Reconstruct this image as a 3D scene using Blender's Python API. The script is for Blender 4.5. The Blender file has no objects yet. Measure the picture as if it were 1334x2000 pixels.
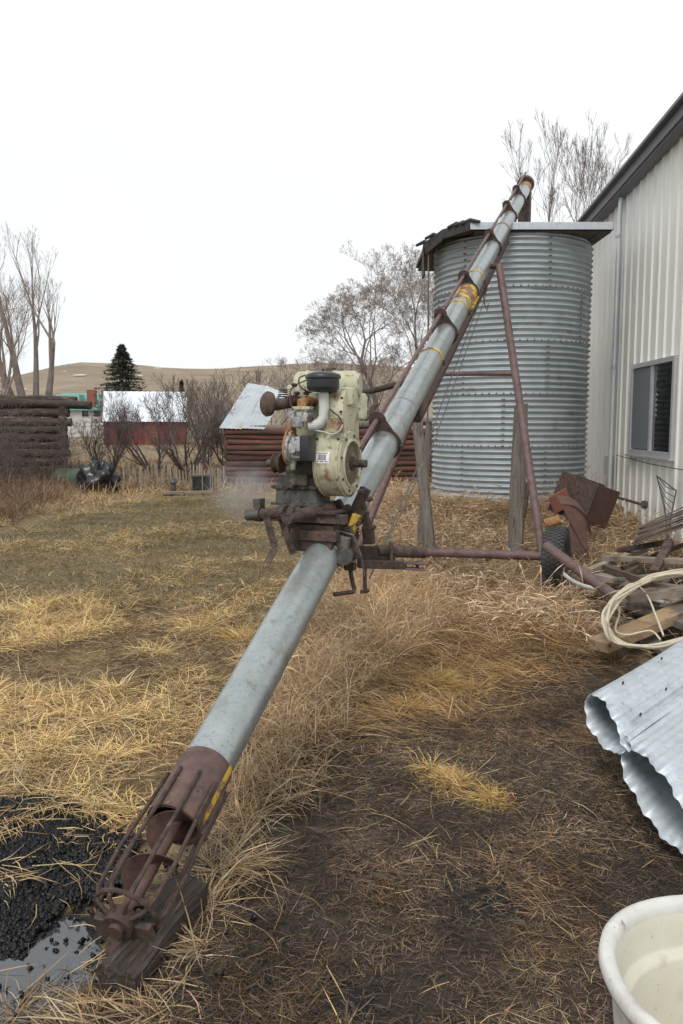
import bpy, math, random
import numpy as np
from mathutils import Vector, Matrix

# ------------------------------------------------------------------ camera, sky, sun, exposure
scene = bpy.context.scene
COL = scene.collection
CAM_H = 1.7
PITCH = math.radians(6.1)
FPX = 1600.0                       # focal length in photo pixels (photo 1334 x 2000)
cd = bpy.data.cameras.new('camera'); cam = bpy.data.objects.new('camera', cd); COL.objects.link(cam)
cd.sensor_fit = 'VERTICAL'; cd.sensor_height = 24.0; cd.sensor_width = 24.0
cd.lens = 24.0 * FPX / 2000.0
cd.clip_start = 0.05; cd.clip_end = 4000
cam.location = (0, 0, CAM_H); cam.rotation_euler = (math.pi/2 - PITCH, 0, 0)
scene.camera = cam
scene.render.resolution_x = 683; scene.render.resolution_y = 1024

SUN_EL, SUN_AZ = math.radians(52), math.radians(200)   # behind-left of the camera, veiled by cloud
world = bpy.data.worlds.new('World'); scene.world = world; world.use_nodes = True
wn = world.node_tree; wn.nodes.clear()
wo = wn.nodes.new('ShaderNodeOutputWorld'); bg = wn.nodes.new('ShaderNodeBackground')
sky = wn.nodes.new('ShaderNodeTexSky'); sky.sky_type = 'NISHITA'; sky.sun_disc = False
sky.sun_elevation = SUN_EL; sky.sun_rotation = SUN_AZ; sky.dust_density = 6.0; sky.air_density = 1.0
skm = wn.nodes.new('ShaderNodeMix'); skm.data_type = 'RGBA'; skm.inputs[0].default_value = 0.93
# an even overcast layer over the sky, very slightly mottled
tc = wn.nodes.new('ShaderNodeTexCoord'); nz = wn.nodes.new('ShaderNodeTexNoise')
nz.inputs['Scale'].default_value = 1.6; nz.inputs['Detail'].default_value = 4
rmp = wn.nodes.new('ShaderNodeValToRGB')
rmp.color_ramp.elements[0].position = 0.3; rmp.color_ramp.elements[0].color = (8.9, 9.5, 9.9, 1)
rmp.color_ramp.elements[1].position = 0.7; rmp.color_ramp.elements[1].color = (10.4, 10.5, 10.6, 1)
wn.links.new(tc.outputs['Generated'], nz.inputs['Vector']); wn.links.new(nz.outputs['Fac'], rmp.inputs[0])
wn.links.new(sky.outputs[0], skm.inputs[6]); wn.links.new(rmp.outputs[0], skm.inputs[7])
wn.links.new(skm.outputs[2], bg.inputs['Color']); bg.inputs['Strength'].default_value = 0.087
wn.links.new(bg.outputs[0], wo.inputs['Surface'])
sl = bpy.data.lights.new('sun', 'SUN'); sl.energy = 1.5; sl.angle = math.radians(25); sl.color = (1.0, 0.96, 0.9)
sun = bpy.data.objects.new('sun', sl); COL.objects.link(sun)
sun.rotation_euler = Vector((math.sin(SUN_AZ)*math.cos(SUN_EL), math.cos(SUN_AZ)*math.cos(SUN_EL), math.sin(SUN_EL))).to_track_quat('Z', 'Y').to_euler()
vs = scene.view_settings; vs.view_transform = 'Standard'; vs.look = 'None'; vs.exposure = 0.3; vs.gamma = 1.0
vs.use_curve_mapping = False

rng = np.random.default_rng(7); random.seed(7)
V = Vector
FWD = V((0, math.cos(PITCH), -math.sin(PITCH))); UPV = V((0, math.sin(PITCH), math.cos(PITCH))); RGT = V((1, 0, 0))
EYE = V((0, 0, CAM_H))
Z = V((0, 0, 1))

def ray(px, py): return RGT*((px-667)/FPX) + UPV*((1000-py)/FPX) + FWD
def P(px, py, D): return EYE + ray(px, py)*D          # world point seen at a photo pixel, D metres deep
def at_z(px, py, z):
    r = ray(px, py); return EYE + r*((z-CAM_H)/r.z)

# ------------------------------------------------------------------ ground height
BIN_C = P(990, 960, 12.95); BIN_C.z = 0.0
def vnoise(x, y, s, seed=0):
    x = np.asarray(x)*s + seed*17.3; y = np.asarray(y)*s - seed*9.1
    xi = np.floor(x); yi = np.floor(y); fx = x-xi; fy = y-yi
    fx = fx*fx*(3-2*fx); fy = fy*fy*(3-2*fy)
    def h(a, b):
        v = np.sin(a*127.1+b*311.7+seed*3.7)*43758.5453
        return v-np.floor(v)
    return (h(xi, yi)*(1-fx)+h(xi+1, yi)*fx)*(1-fy)+(h(xi, yi+1)*(1-fx)+h(xi+1, yi+1)*fx)*fy - 0.5
def sstep(a, b, t):
    t = np.clip((np.asarray(t)-a)/(b-a), 0, 1); return t*t*(3-2*t)
def ground(x, y):
    x = np.asarray(x, float); y = np.asarray(y, float)
    z = 0.22*sstep(3.5, 14, y) - 0.25*sstep(24, 60, y)
    r = np.hypot(x-BIN_C.x, y-BIN_C.y)
    z = z + 0.33*(1-sstep(1.35, 2.5, r))
    near = 1-sstep(25, 60, y)
    z = z + near*(0.07*vnoise(x, y, .9, 1) + 0.035*vnoise(x, y, 2.7, 2) + 0.014*vnoise(x, y, 9, 3))
    # low spot where the coal and the puddle lie
    q = np.hypot((x+1.15)/.75, (y-2.55)/.6)
    z = z - 0.03*(1-sstep(.4, 1.2, q))
    pq = np.hypot((x+1.02)/.52, (y-2.43)/.27); z = z - .022*(1-sstep(.55, 1.25, pq)) + (1-sstep(.8, 1.6, pq))*(.010*vnoise(x, y, 22, 91)+.010*vnoise(x, y, 7, 92))
    return z
def gz(x, y): return float(ground(x, y))
def G(px, py):
    z = 0.0
    for _ in range(8):
        p = at_z(px, py, z); z = gz(p.x, p.y)
    return V((p.x, p.y, z))

# ------------------------------------------------------------------ helpers
def tag(o, label=None, cat=None, group=None, kind=None):
    if label: o['label'] = label
    if cat: o['category'] = cat
    if group: o['group'] = group
    if kind: o['kind'] = kind
    return o
def thing(name, loc, label, cat, group=None):
    o = bpy.data.objects.new(name, None); COL.objects.link(o); o.location = loc; o.empty_display_size = .1
    return tag(o, label, cat, group)
def root_loc(o):
    p = V((0, 0, 0))
    while o is not None: p += o.location; o = o.parent
    return p
def link(name, me, mat, parent=None, loc=None):
    o = bpy.data.objects.new(name, me); COL.objects.link(o)
    if mat is not None and not me.materials: me.materials.append(mat)
    o.parent = parent
    if loc is not None: o.location = loc
    return o

class MB:
    def __init__(s): s.v = []; s.f = []
    def add(s, vs_, fs):
        b = len(s.v); s.v += [V(x) for x in vs_]; s.f += [tuple(i+b for i in f) for f in fs]; return s
    def box(s, c, hx, hy, hz):
        c, hx, hy, hz = V(c), V(hx), V(hy), V(hz)
        vs_ = [c+hx*i+hy*j+hz*k for i in (-1, 1) for j in (-1, 1) for k in (-1, 1)]
        fs = [(0, 1, 3, 2), (4, 6, 7, 5), (0, 4, 5, 1), (2, 3, 7, 6), (0, 2, 6, 4), (1, 5, 7, 3)]
        return s.add(vs_, fs)
    def abox(s, c, sx, sy, sz): return s.box(c, (sx/2, 0, 0), (0, sy/2, 0), (0, 0, sz/2))
    def bar(s, a, b, w, h, up=Z):
        a, b = V(a), V(b); d = (b-a); L = d.length; d.normalize()
        sd = d.cross(V(up)); sd.normalize(); u = sd.cross(d)
        return s.box((a+b)/2, d*(L/2), sd*(w/2), u*(h/2))
    def tube(s, pts, rad, n=10, cap=True):
        pts = [V(p) for p in pts]
        if not hasattr(rad, '__len__'): rad = [rad]*len(pts)
        prev = None; b = len(s.v)
        for i, p in enumerate(pts):
            t = (pts[min(i+1, len(pts)-1)]-pts[max(i-1, 0)]).normalized()
            if prev is None:
                a = t.cross(Z) if abs(t.z) < .9 else t.cross(V((1, 0, 0)))
            else: a = prev - t*prev.dot(t)
            a.normalize(); prev = a; c = t.cross(a)
            for k in range(n):
                th = 2*math.pi*k/n
                s.v.append(p + (a*math.cos(th)+c*math.sin(th))*rad[i])
        for i in range(len(pts)-1):
            for k in range(n):
                k2 = (k+1) % n
                s.f.append((b+i*n+k, b+i*n+k2, b+(i+1)*n+k2, b+(i+1)*n+k))
        if cap:
            s.f.append(tuple(b+k for k in range(n))[::-1]); s.f.append(tuple(b+(len(pts)-1)*n+k for k in range(n)))
        return s
    def lathe(s, o, ax, prof, n=28, ref=None, cap=True, arc=None):
        o, ax = V(o), V(ax).normalized()
        a = V(ref) if ref is not None else (Z if abs(ax.z) < .9 else V((1, 0, 0)))
        a = (a-ax*a.dot(ax)).normalized(); c = ax.cross(a); b = len(s.v)
        for (t, r) in prof:
            for k in range(n):
                th = 2*math.pi*k/n
                s.v.append(o+ax*t+(a*math.cos(th)+c*math.sin(th))*r)
        for i in range(len(prof)-1):
            for k in range(n):
                k2 = (k+1) % n
                s.f.append((b+i*n+k, b+i*n+k2, b+(i+1)*n+k2, b+(i+1)*n+k))
        if cap:
            if prof[0][1] > 1e-6: s.f.append(tuple(b+k for k in range(n))[::-1])
            if prof[-1][1] > 1e-6: s.f.append(tuple(b+(len(prof)-1)*n+k for k in range(n)))
        return s
    def prism(s, poly, ext):
        poly = [V(p) for p in poly]; ext = V(ext); n = len(poly); b = len(s.v)
        s.v += poly + [p+ext for p in poly]
        s.f.append(tuple(b+i for i in range(n))[::-1]); s.f.append(tuple(b+n+i for i in range(n)))
        for i in range(n):
            j = (i+1) % n; s.f.append((b+i, b+j, b+n+j, b+n+i))
        return s
    def build(s, name, mat, parent=None, smooth=False, bevel=0, origin=None, angle=40):
        if parent is not None: org = root_loc(parent)
        elif origin is not None: org = V(origin)
        else:
            xs = [p.x for p in s.v]; ys = [p.y for p in s.v]; zs = [p.z for p in s.v]
            org = V(((min(xs)+max(xs))/2, (min(ys)+max(ys))/2, min(zs)))
        me = bpy.data.meshes.new(name); me.from_pydata([p-org for p in s.v], [], s.f)
        me.validate(); me.update()
        import bmesh
        bm = bmesh.new(); bm.from_mesh(me); bmesh.ops.recalc_face_normals(bm, faces=bm.faces)
        if bevel: bmesh.ops.bevel(bm, geom=[e for e in bm.edges if len(e.link_faces) == 2 and e.calc_face_angle(0) > .6], offset=bevel, segments=2, affect='EDGES', profile=.6)
        bm.to_mesh(me); bm.free()
        if smooth:
            me.shade_smooth()
            me.set_sharp_from_angle(angle=math.radians(angle))
        o = link(name, me, mat, parent)
        if parent is None: o.location = org
        return o

def np_mesh(name, verts, tris, mat, parent=None, cols=None, org=(0, 0, 0), quads=None, smooth=False):
    verts = np.asarray(verts, np.float32) - np.asarray(org, np.float32)
    me = bpy.data.meshes.new(name)
    faces = tris if quads is None else quads; k = faces.shape[1]
    me.vertices.add(len(verts)); me.vertices.foreach_set('co', verts.ravel())
    me.loops.add(faces.size); me.loops.foreach_set('vertex_index', faces.astype(np.int32).ravel())
    me.polygons.add(len(faces)); me.polygons.foreach_set('loop_start', np.arange(0, faces.size, k, dtype=np.int32))
    try: me.polygons.foreach_set('loop_total', np.full(len(faces), k, np.int32))
    except Exception: pass
    if smooth: me.polygons.foreach_set('use_smooth', np.ones(len(faces), bool))
    me.update(calc_edges=True)
    if cols is not None:
        at = me.color_attributes.new('tint', 'FLOAT_COLOR', 'POINT')
        c4 = np.ones((len(verts), 4), np.float32); c4[:, :3] = cols
        at.data.foreach_set('color', c4.ravel())
    o = link(name, me, mat, parent)
    if parent is None: o.location = org
    return o

# ------------------------------------------------------------------ materials
def mat(name, c1, c2=None, scale=6.0, rough=.7, metal=0.0, bump=0.0, bscale=None, c3=None, s3=2.0, t3=.6, w3=.08,
        stretch=None, spec=.5, rvar=0.0, detail=6.0, c4=None, s4=30., t4=.66, objvar=0.0, coord='Object', rust3=False, rotz=None, streak=None):
    m = bpy.data.materials.new(name); m.use_nodes = True; nt = m.node_tree; N = nt.nodes; L = nt.links
    b = N['Principled BSDF']; b.inputs['Roughness'].default_value = rough; b.inputs['Metallic'].default_value = metal
    b.inputs['Specular IOR Level'].default_value = spec
    t = N.new('ShaderNodeTexCoord'); src = t.outputs[coord]
    if coord == 'World': pass
    if rotz is not None:
        mp = N.new('ShaderNodeMapping'); mp.vector_type = 'TEXTURE'; mp.inputs['Rotation'].default_value = (0, 0, rotz); mp.inputs['Scale'].default_value = [1/q for q in stretch]; L.new(src, mp.inputs[0]); src = mp.outputs[0]
    elif stretch:
        mp = N.new('ShaderNodeMapping'); mp.inputs['Scale'].default_value = stretch; L.new(src, mp.inputs[0]); src = mp.outputs[0]
    if objvar:
        oi = N.new('ShaderNodeObjectInfo'); ad = N.new('ShaderNodeVectorMath'); ad.operation = 'MULTIPLY_ADD'
        cb = N.new('ShaderNodeCombineXYZ')
        for i in range(3): L.new(oi.outputs['Random'], cb.inputs[i])
        L.new(cb.outputs[0], ad.inputs[0]); ad.inputs[1].default_value = (31, 47, 13); L.new(src, ad.inputs[2]); src = ad.outputs[0]
    def noise(sc, det=detail):
        n = N.new('ShaderNodeTexNoise'); n.inputs['Scale'].default_value = sc; n.inputs['Detail'].default_value = det
        n.inputs['Roughness'].default_value = .62; L.new(src, n.inputs['Vector']); return n.outputs['Fac']
    def mix(f, a, bcol):
        x = N.new('ShaderNodeMix'); x.data_type = 'RGBA'
        L.new(f, x.inputs[0])
        for s_, v in ((6, a), (7, bcol)):
            if hasattr(v, 'links'): L.new(v, x.inputs[s_])
            else: x.inputs[s_].default_value = (*v, 1)
        return x.outputs[2]
    def ramp(f, a, bb):
        r = N.new('ShaderNodeMapRange'); r.inputs[1].default_value = a; r.inputs[2].default_value = bb; L.new(f, r.inputs[0]); return r.outputs[0]
    col = mix(ramp(noise(scale), .3, .7), c1, c2 if c2 else c1)
    mask = None
    if c3 is not None:
        mask = ramp(noise(s3), t3, t3+w3); col = mix(mask, col, c3)
    if c4 is not None:
        col = mix(ramp(noise(s4), t4, t4+.06), col, c4)
    if streak is not None:
        wv = N.new('ShaderNodeTexNoise'); wv.inputs['Scale'].default_value = 7; wv.inputs['Detail'].default_value = 9; wv.inputs['Roughness'].default_value = .75
        L.new(src, wv.inputs['Vector']); col = mix(ramp(wv.outputs['Fac'], .575, .72), col, streak)
    if objvar:
        hs = N.new('ShaderNodeHueSaturation'); mr = ramp(oi.outputs['Random'], 0, 1)
        r2 = N.new('ShaderNodeMapRange'); r2.inputs[3].default_value = 1-objvar; r2.inputs[4].default_value = 1+objvar
        L.new(mr, r2.inputs[0]); L.new(r2.outputs[0], hs.inputs['Value']); L.new(col, hs.inputs['Color']); col = hs.outputs[0]
    L.new(col, b.inputs['Base Color'])
    if mask is not None and rust3:
        r3 = N.new('ShaderNodeMapRange'); r3.inputs[3].default_value = metal; r3.inputs[4].default_value = 0; L.new(mask, r3.inputs[0]); L.new(r3.outputs[0], b.inputs['Metallic'])
    if rvar:
        r = N.new('ShaderNodeMapRange'); r.inputs[3].default_value = max(0, rough-rvar); r.inputs[4].default_value = min(1, rough+rvar)
        L.new(noise(scale*2.3), r.inputs[0]); L.new(r.outputs[0], b.inputs['Roughness'])
    if bump:
        bp = N.new('ShaderNodeBump'); bp.inputs['Strength'].default_value = bump; bp.inputs['Distance'].default_value = .01
        L.new(noise(bscale or scale*3), bp.inputs['Height']); L.new(bp.outputs[0], b.inputs['Normal'])
    return m
def attr_mat(name, rough=.75, var=.25, transl=.0, spec=.25, nscale=40):
    m = bpy.data.materials.new(name); m.use_nodes = True; nt = m.node_tree; N = nt.nodes; L = nt.links
    b = N['Principled BSDF']; b.inputs['Roughness'].default_value = rough; b.inputs['Specular IOR Level'].default_value = spec
    a = N.new('ShaderNodeVertexColor'); a.layer_name = 'tint'
    n = N.new('ShaderNodeTexNoise'); n.inputs['Scale'].default_value = nscale; n.inputs['Detail'].default_value = 8
    t = N.new('ShaderNodeTexCoord'); L.new(t.outputs['Object'], n.inputs['Vector'])
    r = N.new('ShaderNodeMapRange'); r.inputs[1].default_value = .25; r.inputs[2].default_value = .75
    r.inputs[3].default_value = 1-var; r.inputs[4].default_value = 1+var; L.new(n.outputs['Fac'], r.inputs[0])
    h = N.new('ShaderNodeHueSaturation'); L.new(a.outputs[0], h.inputs['Color']); L.new(r.outputs[0], h.inputs['Value'])
    L.new(h.outputs[0], b.inputs['Base Color'])
    if transl:
        tr = N.new('ShaderNodeBsdfTranslucent'); L.new(h.outputs[0], tr.inputs[0])
        mx = N.new('ShaderNodeMixShader'); mx.inputs[0].default_value = transl
        L.new(b.outputs[0], mx.inputs[1]); L.new(tr.outputs[0], mx.inputs[2]); L.new(mx.outputs[0], N['Material Output'].inputs[0])
    return m, b, L, N

M = {}
M['galv'] = mat('galvanised_tube', (.305, .335, .335), (.405, .435, .43), 9, .36, .6, .08, 80, c3=(.235, .205, .145), s3=2.9, t3=.57, w3=.17, rvar=.16, c4=(.26, .295, .305), s4=60, t4=.56, streak=(.23, .15, .10))
M['bin'] = mat('galvanised_bin', (.325, .36, .38), (.41, .445, .465), 5, .48, .45, .04, 40, c3=(.25, .25, .245), s3=2.3, t3=.60, w3=.12, rvar=.1, objvar=.08, c4=(.12, .10, .09), s4=17, t4=.71)
M['newgalv'] = mat('bright_galvanised', (.44, .49, .53), (.60, .645, .68), 14, .46, .4, .05, 50, c3=(.40, .44, .47), s3=4, t3=.55, w3=.1, c4=(.30, .31, .32), s4=26, t4=.62, rvar=.14, streak=(.34, .30, .24))
M['culvin'] = M['newgalv']
M['rust'] = mat('rust_brown', (.06, .042, .036), (.135, .085, .065), 26, .85, .1, .5, 110, c3=(.045, .038, .037), s3=15, t3=.5, c4=(.21, .14, .105), s4=48, t4=.64)
M['rustdark'] = mat('rust_dark', (.025, .019, .017), (.10, .06, .044), 30, .8, .1, .5, 110, c3=(.15, .11, .085), s3=24, t3=.63)
M['rustorange'] = mat('rust_orange', (.20, .085, .035), (.40, .22, .10), 34, .8, 0, .4, 90, c3=(.48, .42, .29), s3=20, t3=.58, c4=(.08, .045, .03), s4=40, t4=.62)
M['primer'] = mat('oxide_paint', (.095, .06, .06), (.165, .105, .10), 16, .6, .05, .25, 90, c3=(.10, .05, .032), s3=11, t3=.55, c4=(.22, .165, .15), s4=45, t4=.63)
M['flight'] = mat('worn_flighting', (.085, .05, .042), (.15, .085, .068), 18, .55, .3, .3, 70, c3=(.07, .04, .03), s3=7, t3=.55)
M['collar'] = mat('inlet_collar_rust', (.075, .047, .04), (.155, .092, .078), 15, .75, .1, .35, 90, c3=(.08, .045, .035), s3=12, t3=.55, c4=(.24, .16, .125), s4=50, t4=.63)
M['yellow'] = mat('worn_yellow', (.60, .42, .04), (.48, .31, .05), 20, .65, 0, .15, 80, c3=(.17, .095, .065), s3=16, t3=.52, c4=(.11, .065, .05), s4=40, t4=.58)
M['yellowrust'] = mat('yellow_rust', (.60, .40, .04), (.5, .3, .04), 9, .6, 0, .1, 60, c3=(.20, .115, .09), s3=9, t3=.47, w3=.05, c4=(.14, .08, .06), s4=30, t4=.55)
M['redstain'] = mat('red_stain_galv', (.45, .30, .27), (.55, .50, .48), 6, .55, .2)
M['cream'] = mat('cream_paint', (.37, .36, .235), (.53, .515, .375), 15, .55, 0, .2, 90, c3=(.22, .11, .05), s3=5.6, t3=.585, w3=.09, c4=(.20, .165, .095), s4=24, t4=.575, streak=(.22, .18, .105))
M['rustcream'] = mat('rust_over_cream', (.40, .38, .25), (.30, .25, .15), 20, .7, 0, .3, 90, c3=(.20, .085, .04), s3=18, t3=.46, w3=.12)
M['creamgrey'] = mat('grey_pipe', (.42, .43, .42), (.52, .52, .49), 9, .6, 0, .05, 60, c3=(.27, .2, .13), s3=8, t3=.66)
M['black'] = mat('black_enamel', (.012, .014, .016), (.025, .027, .03), 8, .38, 0, .03, 60)
M['alu'] = mat('cast_aluminium', (.27, .275, .27), (.46, .465, .46), 30, .5, .5, .3, 110, c3=(.10, .085, .065), s3=22, t3=.54)
M['grease'] = mat('greasy_block', (.022, .02, .017), (.10, .09, .065), 28, .65, .1, .6, 80, c3=(.24, .22, .13), s3=13, t3=.57)
M['pan'] = mat('oily_pan', (.03, .029, .028), (.12, .12, .11), 26, .6, .2, .5, 90, c3=(.20, .19, .17), s3=30, t3=.62)
M['screen'] = mat('flywheel_screen', (.10, .085, .055), (.27, .235, .16), 70, .8, .1, .8, 160)
M['wirecream'] = mat('dirty_wire', (.16, .14, .09), (.30, .27, .19), 60, .7)
M['white'] = mat('white_sticker', (.75, .76, .78), None, rough=.5)
M['ink'] = mat('ink', (.04, .04, .045), None, rough=.6)
M['cable'] = mat('black_wire', (.02, .02, .02), (.04, .04, .035), rough=.6)
M['steelcable'] = mat('winch_cable', (.10, .10, .10), (.2, .19, .18), 60, .6, .5)
M['tyre'] = mat('tyre_rubber', (.025, .026, .028), (.05, .05, .05), 8, .8, 0, .2, 60, c3=(.09, .085, .075), s3=5, t3=.6)
M['wood'] = mat('weathered_wood', (.115, .10, .085), (.21, .185, .155), 5, .9, 0, .5, 40, stretch=(6, 6, .7), c3=(.06, .05, .04), s3=9, t3=.56)
M['lumber'] = mat('old_lumber', (.21, .135, .075), (.33, .235, .145), 4, .85, 0, .4, 30, c3=(.13, .10, .08), s3=3, t3=.52, c4=(.09, .06, .04), s4=22, t4=.62, objvar=.22)
M['greylumber'] = mat('grey_lumber', (.20, .165, .13), (.32, .27, .21), 6, .9, 0, .4, 40, c3=(.11, .085, .06), s3=4, t3=.56, objvar=.2)
M['wetwood'] = mat('wet_timber', (.012, .010, .008), (.05, .037, .029), 30, .6, 0, .9, 90, c3=(.12, .085, .065), s3=16, t3=.64)
M['siding'] = mat('cream_siding', (.76, .75, .70), (.82, .81, .765), 1.6, .5, 0, .03, 40, c3=(.58, .555, .50), s3=1.9, t3=.56, w3=.25, stretch=(3, 3, .22), c4=(.5, .46, .40), s4=7, t4=.70)
M['fascia'] = mat('dark_fascia', (.10, .095, .10), (.13, .125, .13), 4, .5)
M['frame'] = mat('window_aluminium', (.5, .51, .53), (.58, .59, .6), 5, .4, .5)
M['conduit'] = mat('conduit_pipe', (.55, .58, .60), (.62, .64, .65), 5, .45, .4)
M['redlog'] = mat('red_painted_log', (.07, .032, .024), (.19, .07, .045), 6, .88, 0, .8, 24, c3=(.05, .04, .036), s3=5, t3=.46, w3=.14, c4=(.19, .14, .11), s4=14, t4=.64, objvar=.4, stretch=(.4, 2, 5))
M['darklog'] = mat('old_dark_log', (.022, .017, .014), (.078, .056, .044), 6, .9, 0, .9, 24, c3=(.15, .11, .085), s3=6, t3=.58, objvar=.35, stretch=(.6, 2, 3))
M['tin'] = mat('tin_roof_sheet', (.42, .46, .49), (.54, .575, .60), 3, .48, .35, c3=(.40, .30, .21), s3=2.0, t3=.57, w3=.14, objvar=.14)
M['whiteroof'] = mat('white_metal_roof', (.66, .70, .75), (.74, .77, .80), 1, .5, .1)
M['barn'] = mat('barn_red', (.16, .035, .03), (.21, .05, .045), 2, .8, stretch=(6, 1, 1))
M['teal'] = mat('teal_metal', (.09, .28, .24), (.12, .33, .28), 2, .5)
M['teallight'] = mat('pale_teal_metal', (.20, .42, .38), (.24, .47, .42), 2, .5)
M['brick'] = mat('brick_red', (.20, .07, .05), (.26, .1, .07), 4, .9)
M['housewall'] = mat('house_wall', (.5, .49, .46), (.56, .55, .52), 2, .8)
M['bark'] = mat('grey_bark', (.12, .095, .085), (.21, .175, .155), 3, .9, 0, .5, 20, c3=(.26, .19, .15), s3=1.2, t3=.6)
M['twig'] = mat('twigs', (.24, .20, .175), (.32, .265, .23), 1.5, .9)
M['twigmid'] = mat('brown_twigs', (.15, .115, .10), (.22, .175, .15), 1.5, .9)
M['twigdark'] = mat('dark_twigs', (.085, .065, .06), (.15, .115, .10), 1.5, .9)
M['tar'] = mat('tar_paper', (.022, .021, .022), (.05, .047, .045), 7, .75, 0, .5, 30)
M['soffit'] = mat('soffit_boards', (.05, .038, .03), (.09, .07, .055), 5, .85, 0, .3, 30, objvar=.2)
M['drum'] = mat('green_drum', (.045, .065, .045), (.08, .10, .07), 5, .6, 0, .1, c3=(.10, .06, .04), s3=5, t3=.62)
M['bag'] = mat('black_plastic_sheet', (.010, .012, .013), (.02, .022, .024), 6, .28, 0, .1)
M['cream_cable'] = mat('cream_cable', (.50, .44, .32), (.60, .54, .42), 30, .55, c3=(.35, .29, .2), s3=9, t3=.6)
M['hose'] = mat('white_pipe', (.55, .54, .52), (.66, .65, .62), 9, .5, c3=(.35, .3, .25), s3=12, t3=.6)
M['tub'] = mat('white_plastic', (.50, .50, .47), (.64, .635, .60), 9, .5, 0, .15, 60, c3=(.46, .40, .39), s3=7, t3=.52, w3=.12, c4=(.24, .21, .19), s4=38, t4=.64)
M['tubin'] = mat('cream_plastic', (.55, .53, .44), (.64, .625, .54), 6, .42, 0, .08, 50, c3=(.42, .38, .31), s3=6, t3=.57, w3=.15, c4=(.27, .24, .19), s4=34, t4=.66)
M['coal'] = mat('coal', (.003, .003, .004), (.009, .009, .010), 60, .30, 0, .2, 120, spec=.30, rvar=.2)
M['stone'] = mat('fieldstone', (.30, .21, .13), (.42, .32, .22), 18, .85, 0, .3, 60)
M['bottle'] = mat('brown_glass', (.10, .03, .02), None, rough=.15)
M['room'] = mat('dim_room', (.16, .17, .19), (.2, .21, .23), 3, .9)
M['curtain'] = mat('grey_screen', (.20, .225, .25), (.25, .27, .30), 2, .8)

def glass_mat():
    m = bpy.data.materials.new('window_glass'); m.use_nodes = True; N = m.node_tree.nodes; L = m.node_tree.links; N.clear()
    o = N.new('ShaderNodeOutputMaterial'); g = N.new('ShaderNodeBsdfGlossy'); g.inputs['Roughness'].default_value = .03
    g.inputs[0].default_value = (.9, .93, .95, 1)
    t = N.new('ShaderNodeBsdfTransparent'); t.inputs[0].default_value = (.55, .6, .63, 1)
    f = N.new('ShaderNodeFresnel'); f.inputs[0].default_value = 1.9; x = N.new('ShaderNodeMixShader')
    L.new(f.outputs[0], x.inputs[0]); L.new(t.outputs[0], x.inputs[1]); L.new(g.outputs[0], x.inputs[2]); L.new(x.outputs[0], o.inputs[0]); return m
M['glass'] = glass_mat()
def mesh_mat():
    m = bpy.data.materials.new('insect_mesh'); m.use_nodes = True; N = m.node_tree.nodes; L = m.node_tree.links
    b = N['Principled BSDF']; b.inputs['Base Color'].default_value = (.24, .265, .29, 1); b.inputs['Roughness'].default_value = .8
    t = N.new('ShaderNodeBsdfTransparent'); x = N.new('ShaderNodeMixShader'); x.inputs[0].default_value = .55
    L.new(t.outputs[0], x.inputs[1]); L.new(b.outputs[0], x.inputs[2]); L.new(x.outputs[0], N['Material Output'].inputs[0]); return m
M['mesh'] = mesh_mat()
M['grass'], *_ = attr_mat('dry_grass', .7, .12, .12, .3, 20)
M['ground'], gb, gL, gN = attr_mat('soil_and_thatch', .85, .45, 0, .3, 22)
bp = gN.new('ShaderNodeBump'); bp.inputs['Strength'].default_value = .8; bp.inputs['Distance'].default_value = .02
nn = gN.new('ShaderNodeTexNoise'); nn.inputs['Scale'].default_value = 60; nn.inputs['Detail'].default_value = 10
tcx = gN.new('ShaderNodeTexCoord'); gL.new(tcx.outputs['Object'], nn.inputs['Vector']); gL.new(nn.outputs['Fac'], bp.inputs['Height']); gL.new(bp.outputs[0], gb.inputs['Normal'])
wt = bpy.data.materials.new('muddy_water'); wt.use_nodes = True; wb = wt.node_tree.nodes['Principled BSDF']
wb.inputs['Base Color'].default_value = (.05, .055, .06, 1); wb.inputs['Roughness'].default_value = .09; wb.inputs['IOR'].default_value = 1.6; wb.inputs['Specular IOR Level'].default_value = .8
wnz = wt.node_tree.nodes.new('ShaderNodeTexNoise'); wnz.inputs['Scale'].default_value = 14; wbp = wt.node_tree.nodes.new('ShaderNodeBump'); wbp.inputs['Strength'].default_value = .12; wbp.inputs['Distance'].default_value = .01
wt.node_tree.links.new(wnz.outputs['Fac'], wbp.inputs['Height']); wt.node_tree.links.new(wbp.outputs[0], wb.inputs['Normal'])
M['water'] = wt

# ------------------------------------------------------------------ ground zones (world polygons)
def zone(pts): return np.array([[*G(px, py).xy] for px, py in pts])
def inside(poly, x, y, soft=0.0):
    if soft: x = x + rng.normal(0, soft, x.shape); y = y + rng.normal(0, soft, y.shape)
    r = np.zeros(x.shape, bool); n = len(poly)
    for i in range(n):
        x1, y1 = poly[i]; x2, y2 = poly[(i+1) % n]
        c = ((y1 > y) != (y2 > y)) & (x < (x2-x1)*(y-y1)/(y2-y1+1e-12)+x1); r ^= c
    return r
Z_COAL = zone([(-120, 1620), (0, 1592), (90, 1566), (190, 1580), (262, 1640), (250, 1700), (215, 1752), (125, 1778), (55, 1815), (-20, 1862), (-150, 1880)])
Z_PUD = zone([(-90, 1905), (0, 1860), (70, 1815), (150, 1785), (238, 1788), (250, 1815), (200, 1850), (150, 1905), (90, 1935), (0, 1950), (-80, 1960)])
Z_MUD = zone([(330, 1760), (430, 1640), (500, 1500), (600, 1380), (720, 1290), (900, 1210), (1030, 1225), (1120, 1230), (1230, 1290), (1400, 1400), (1700, 1600), (1700, 2150), (700, 2300), (0, 2300), (-300, 2150), (-200, 1950), (60, 1950), (170, 1930)])
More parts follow.
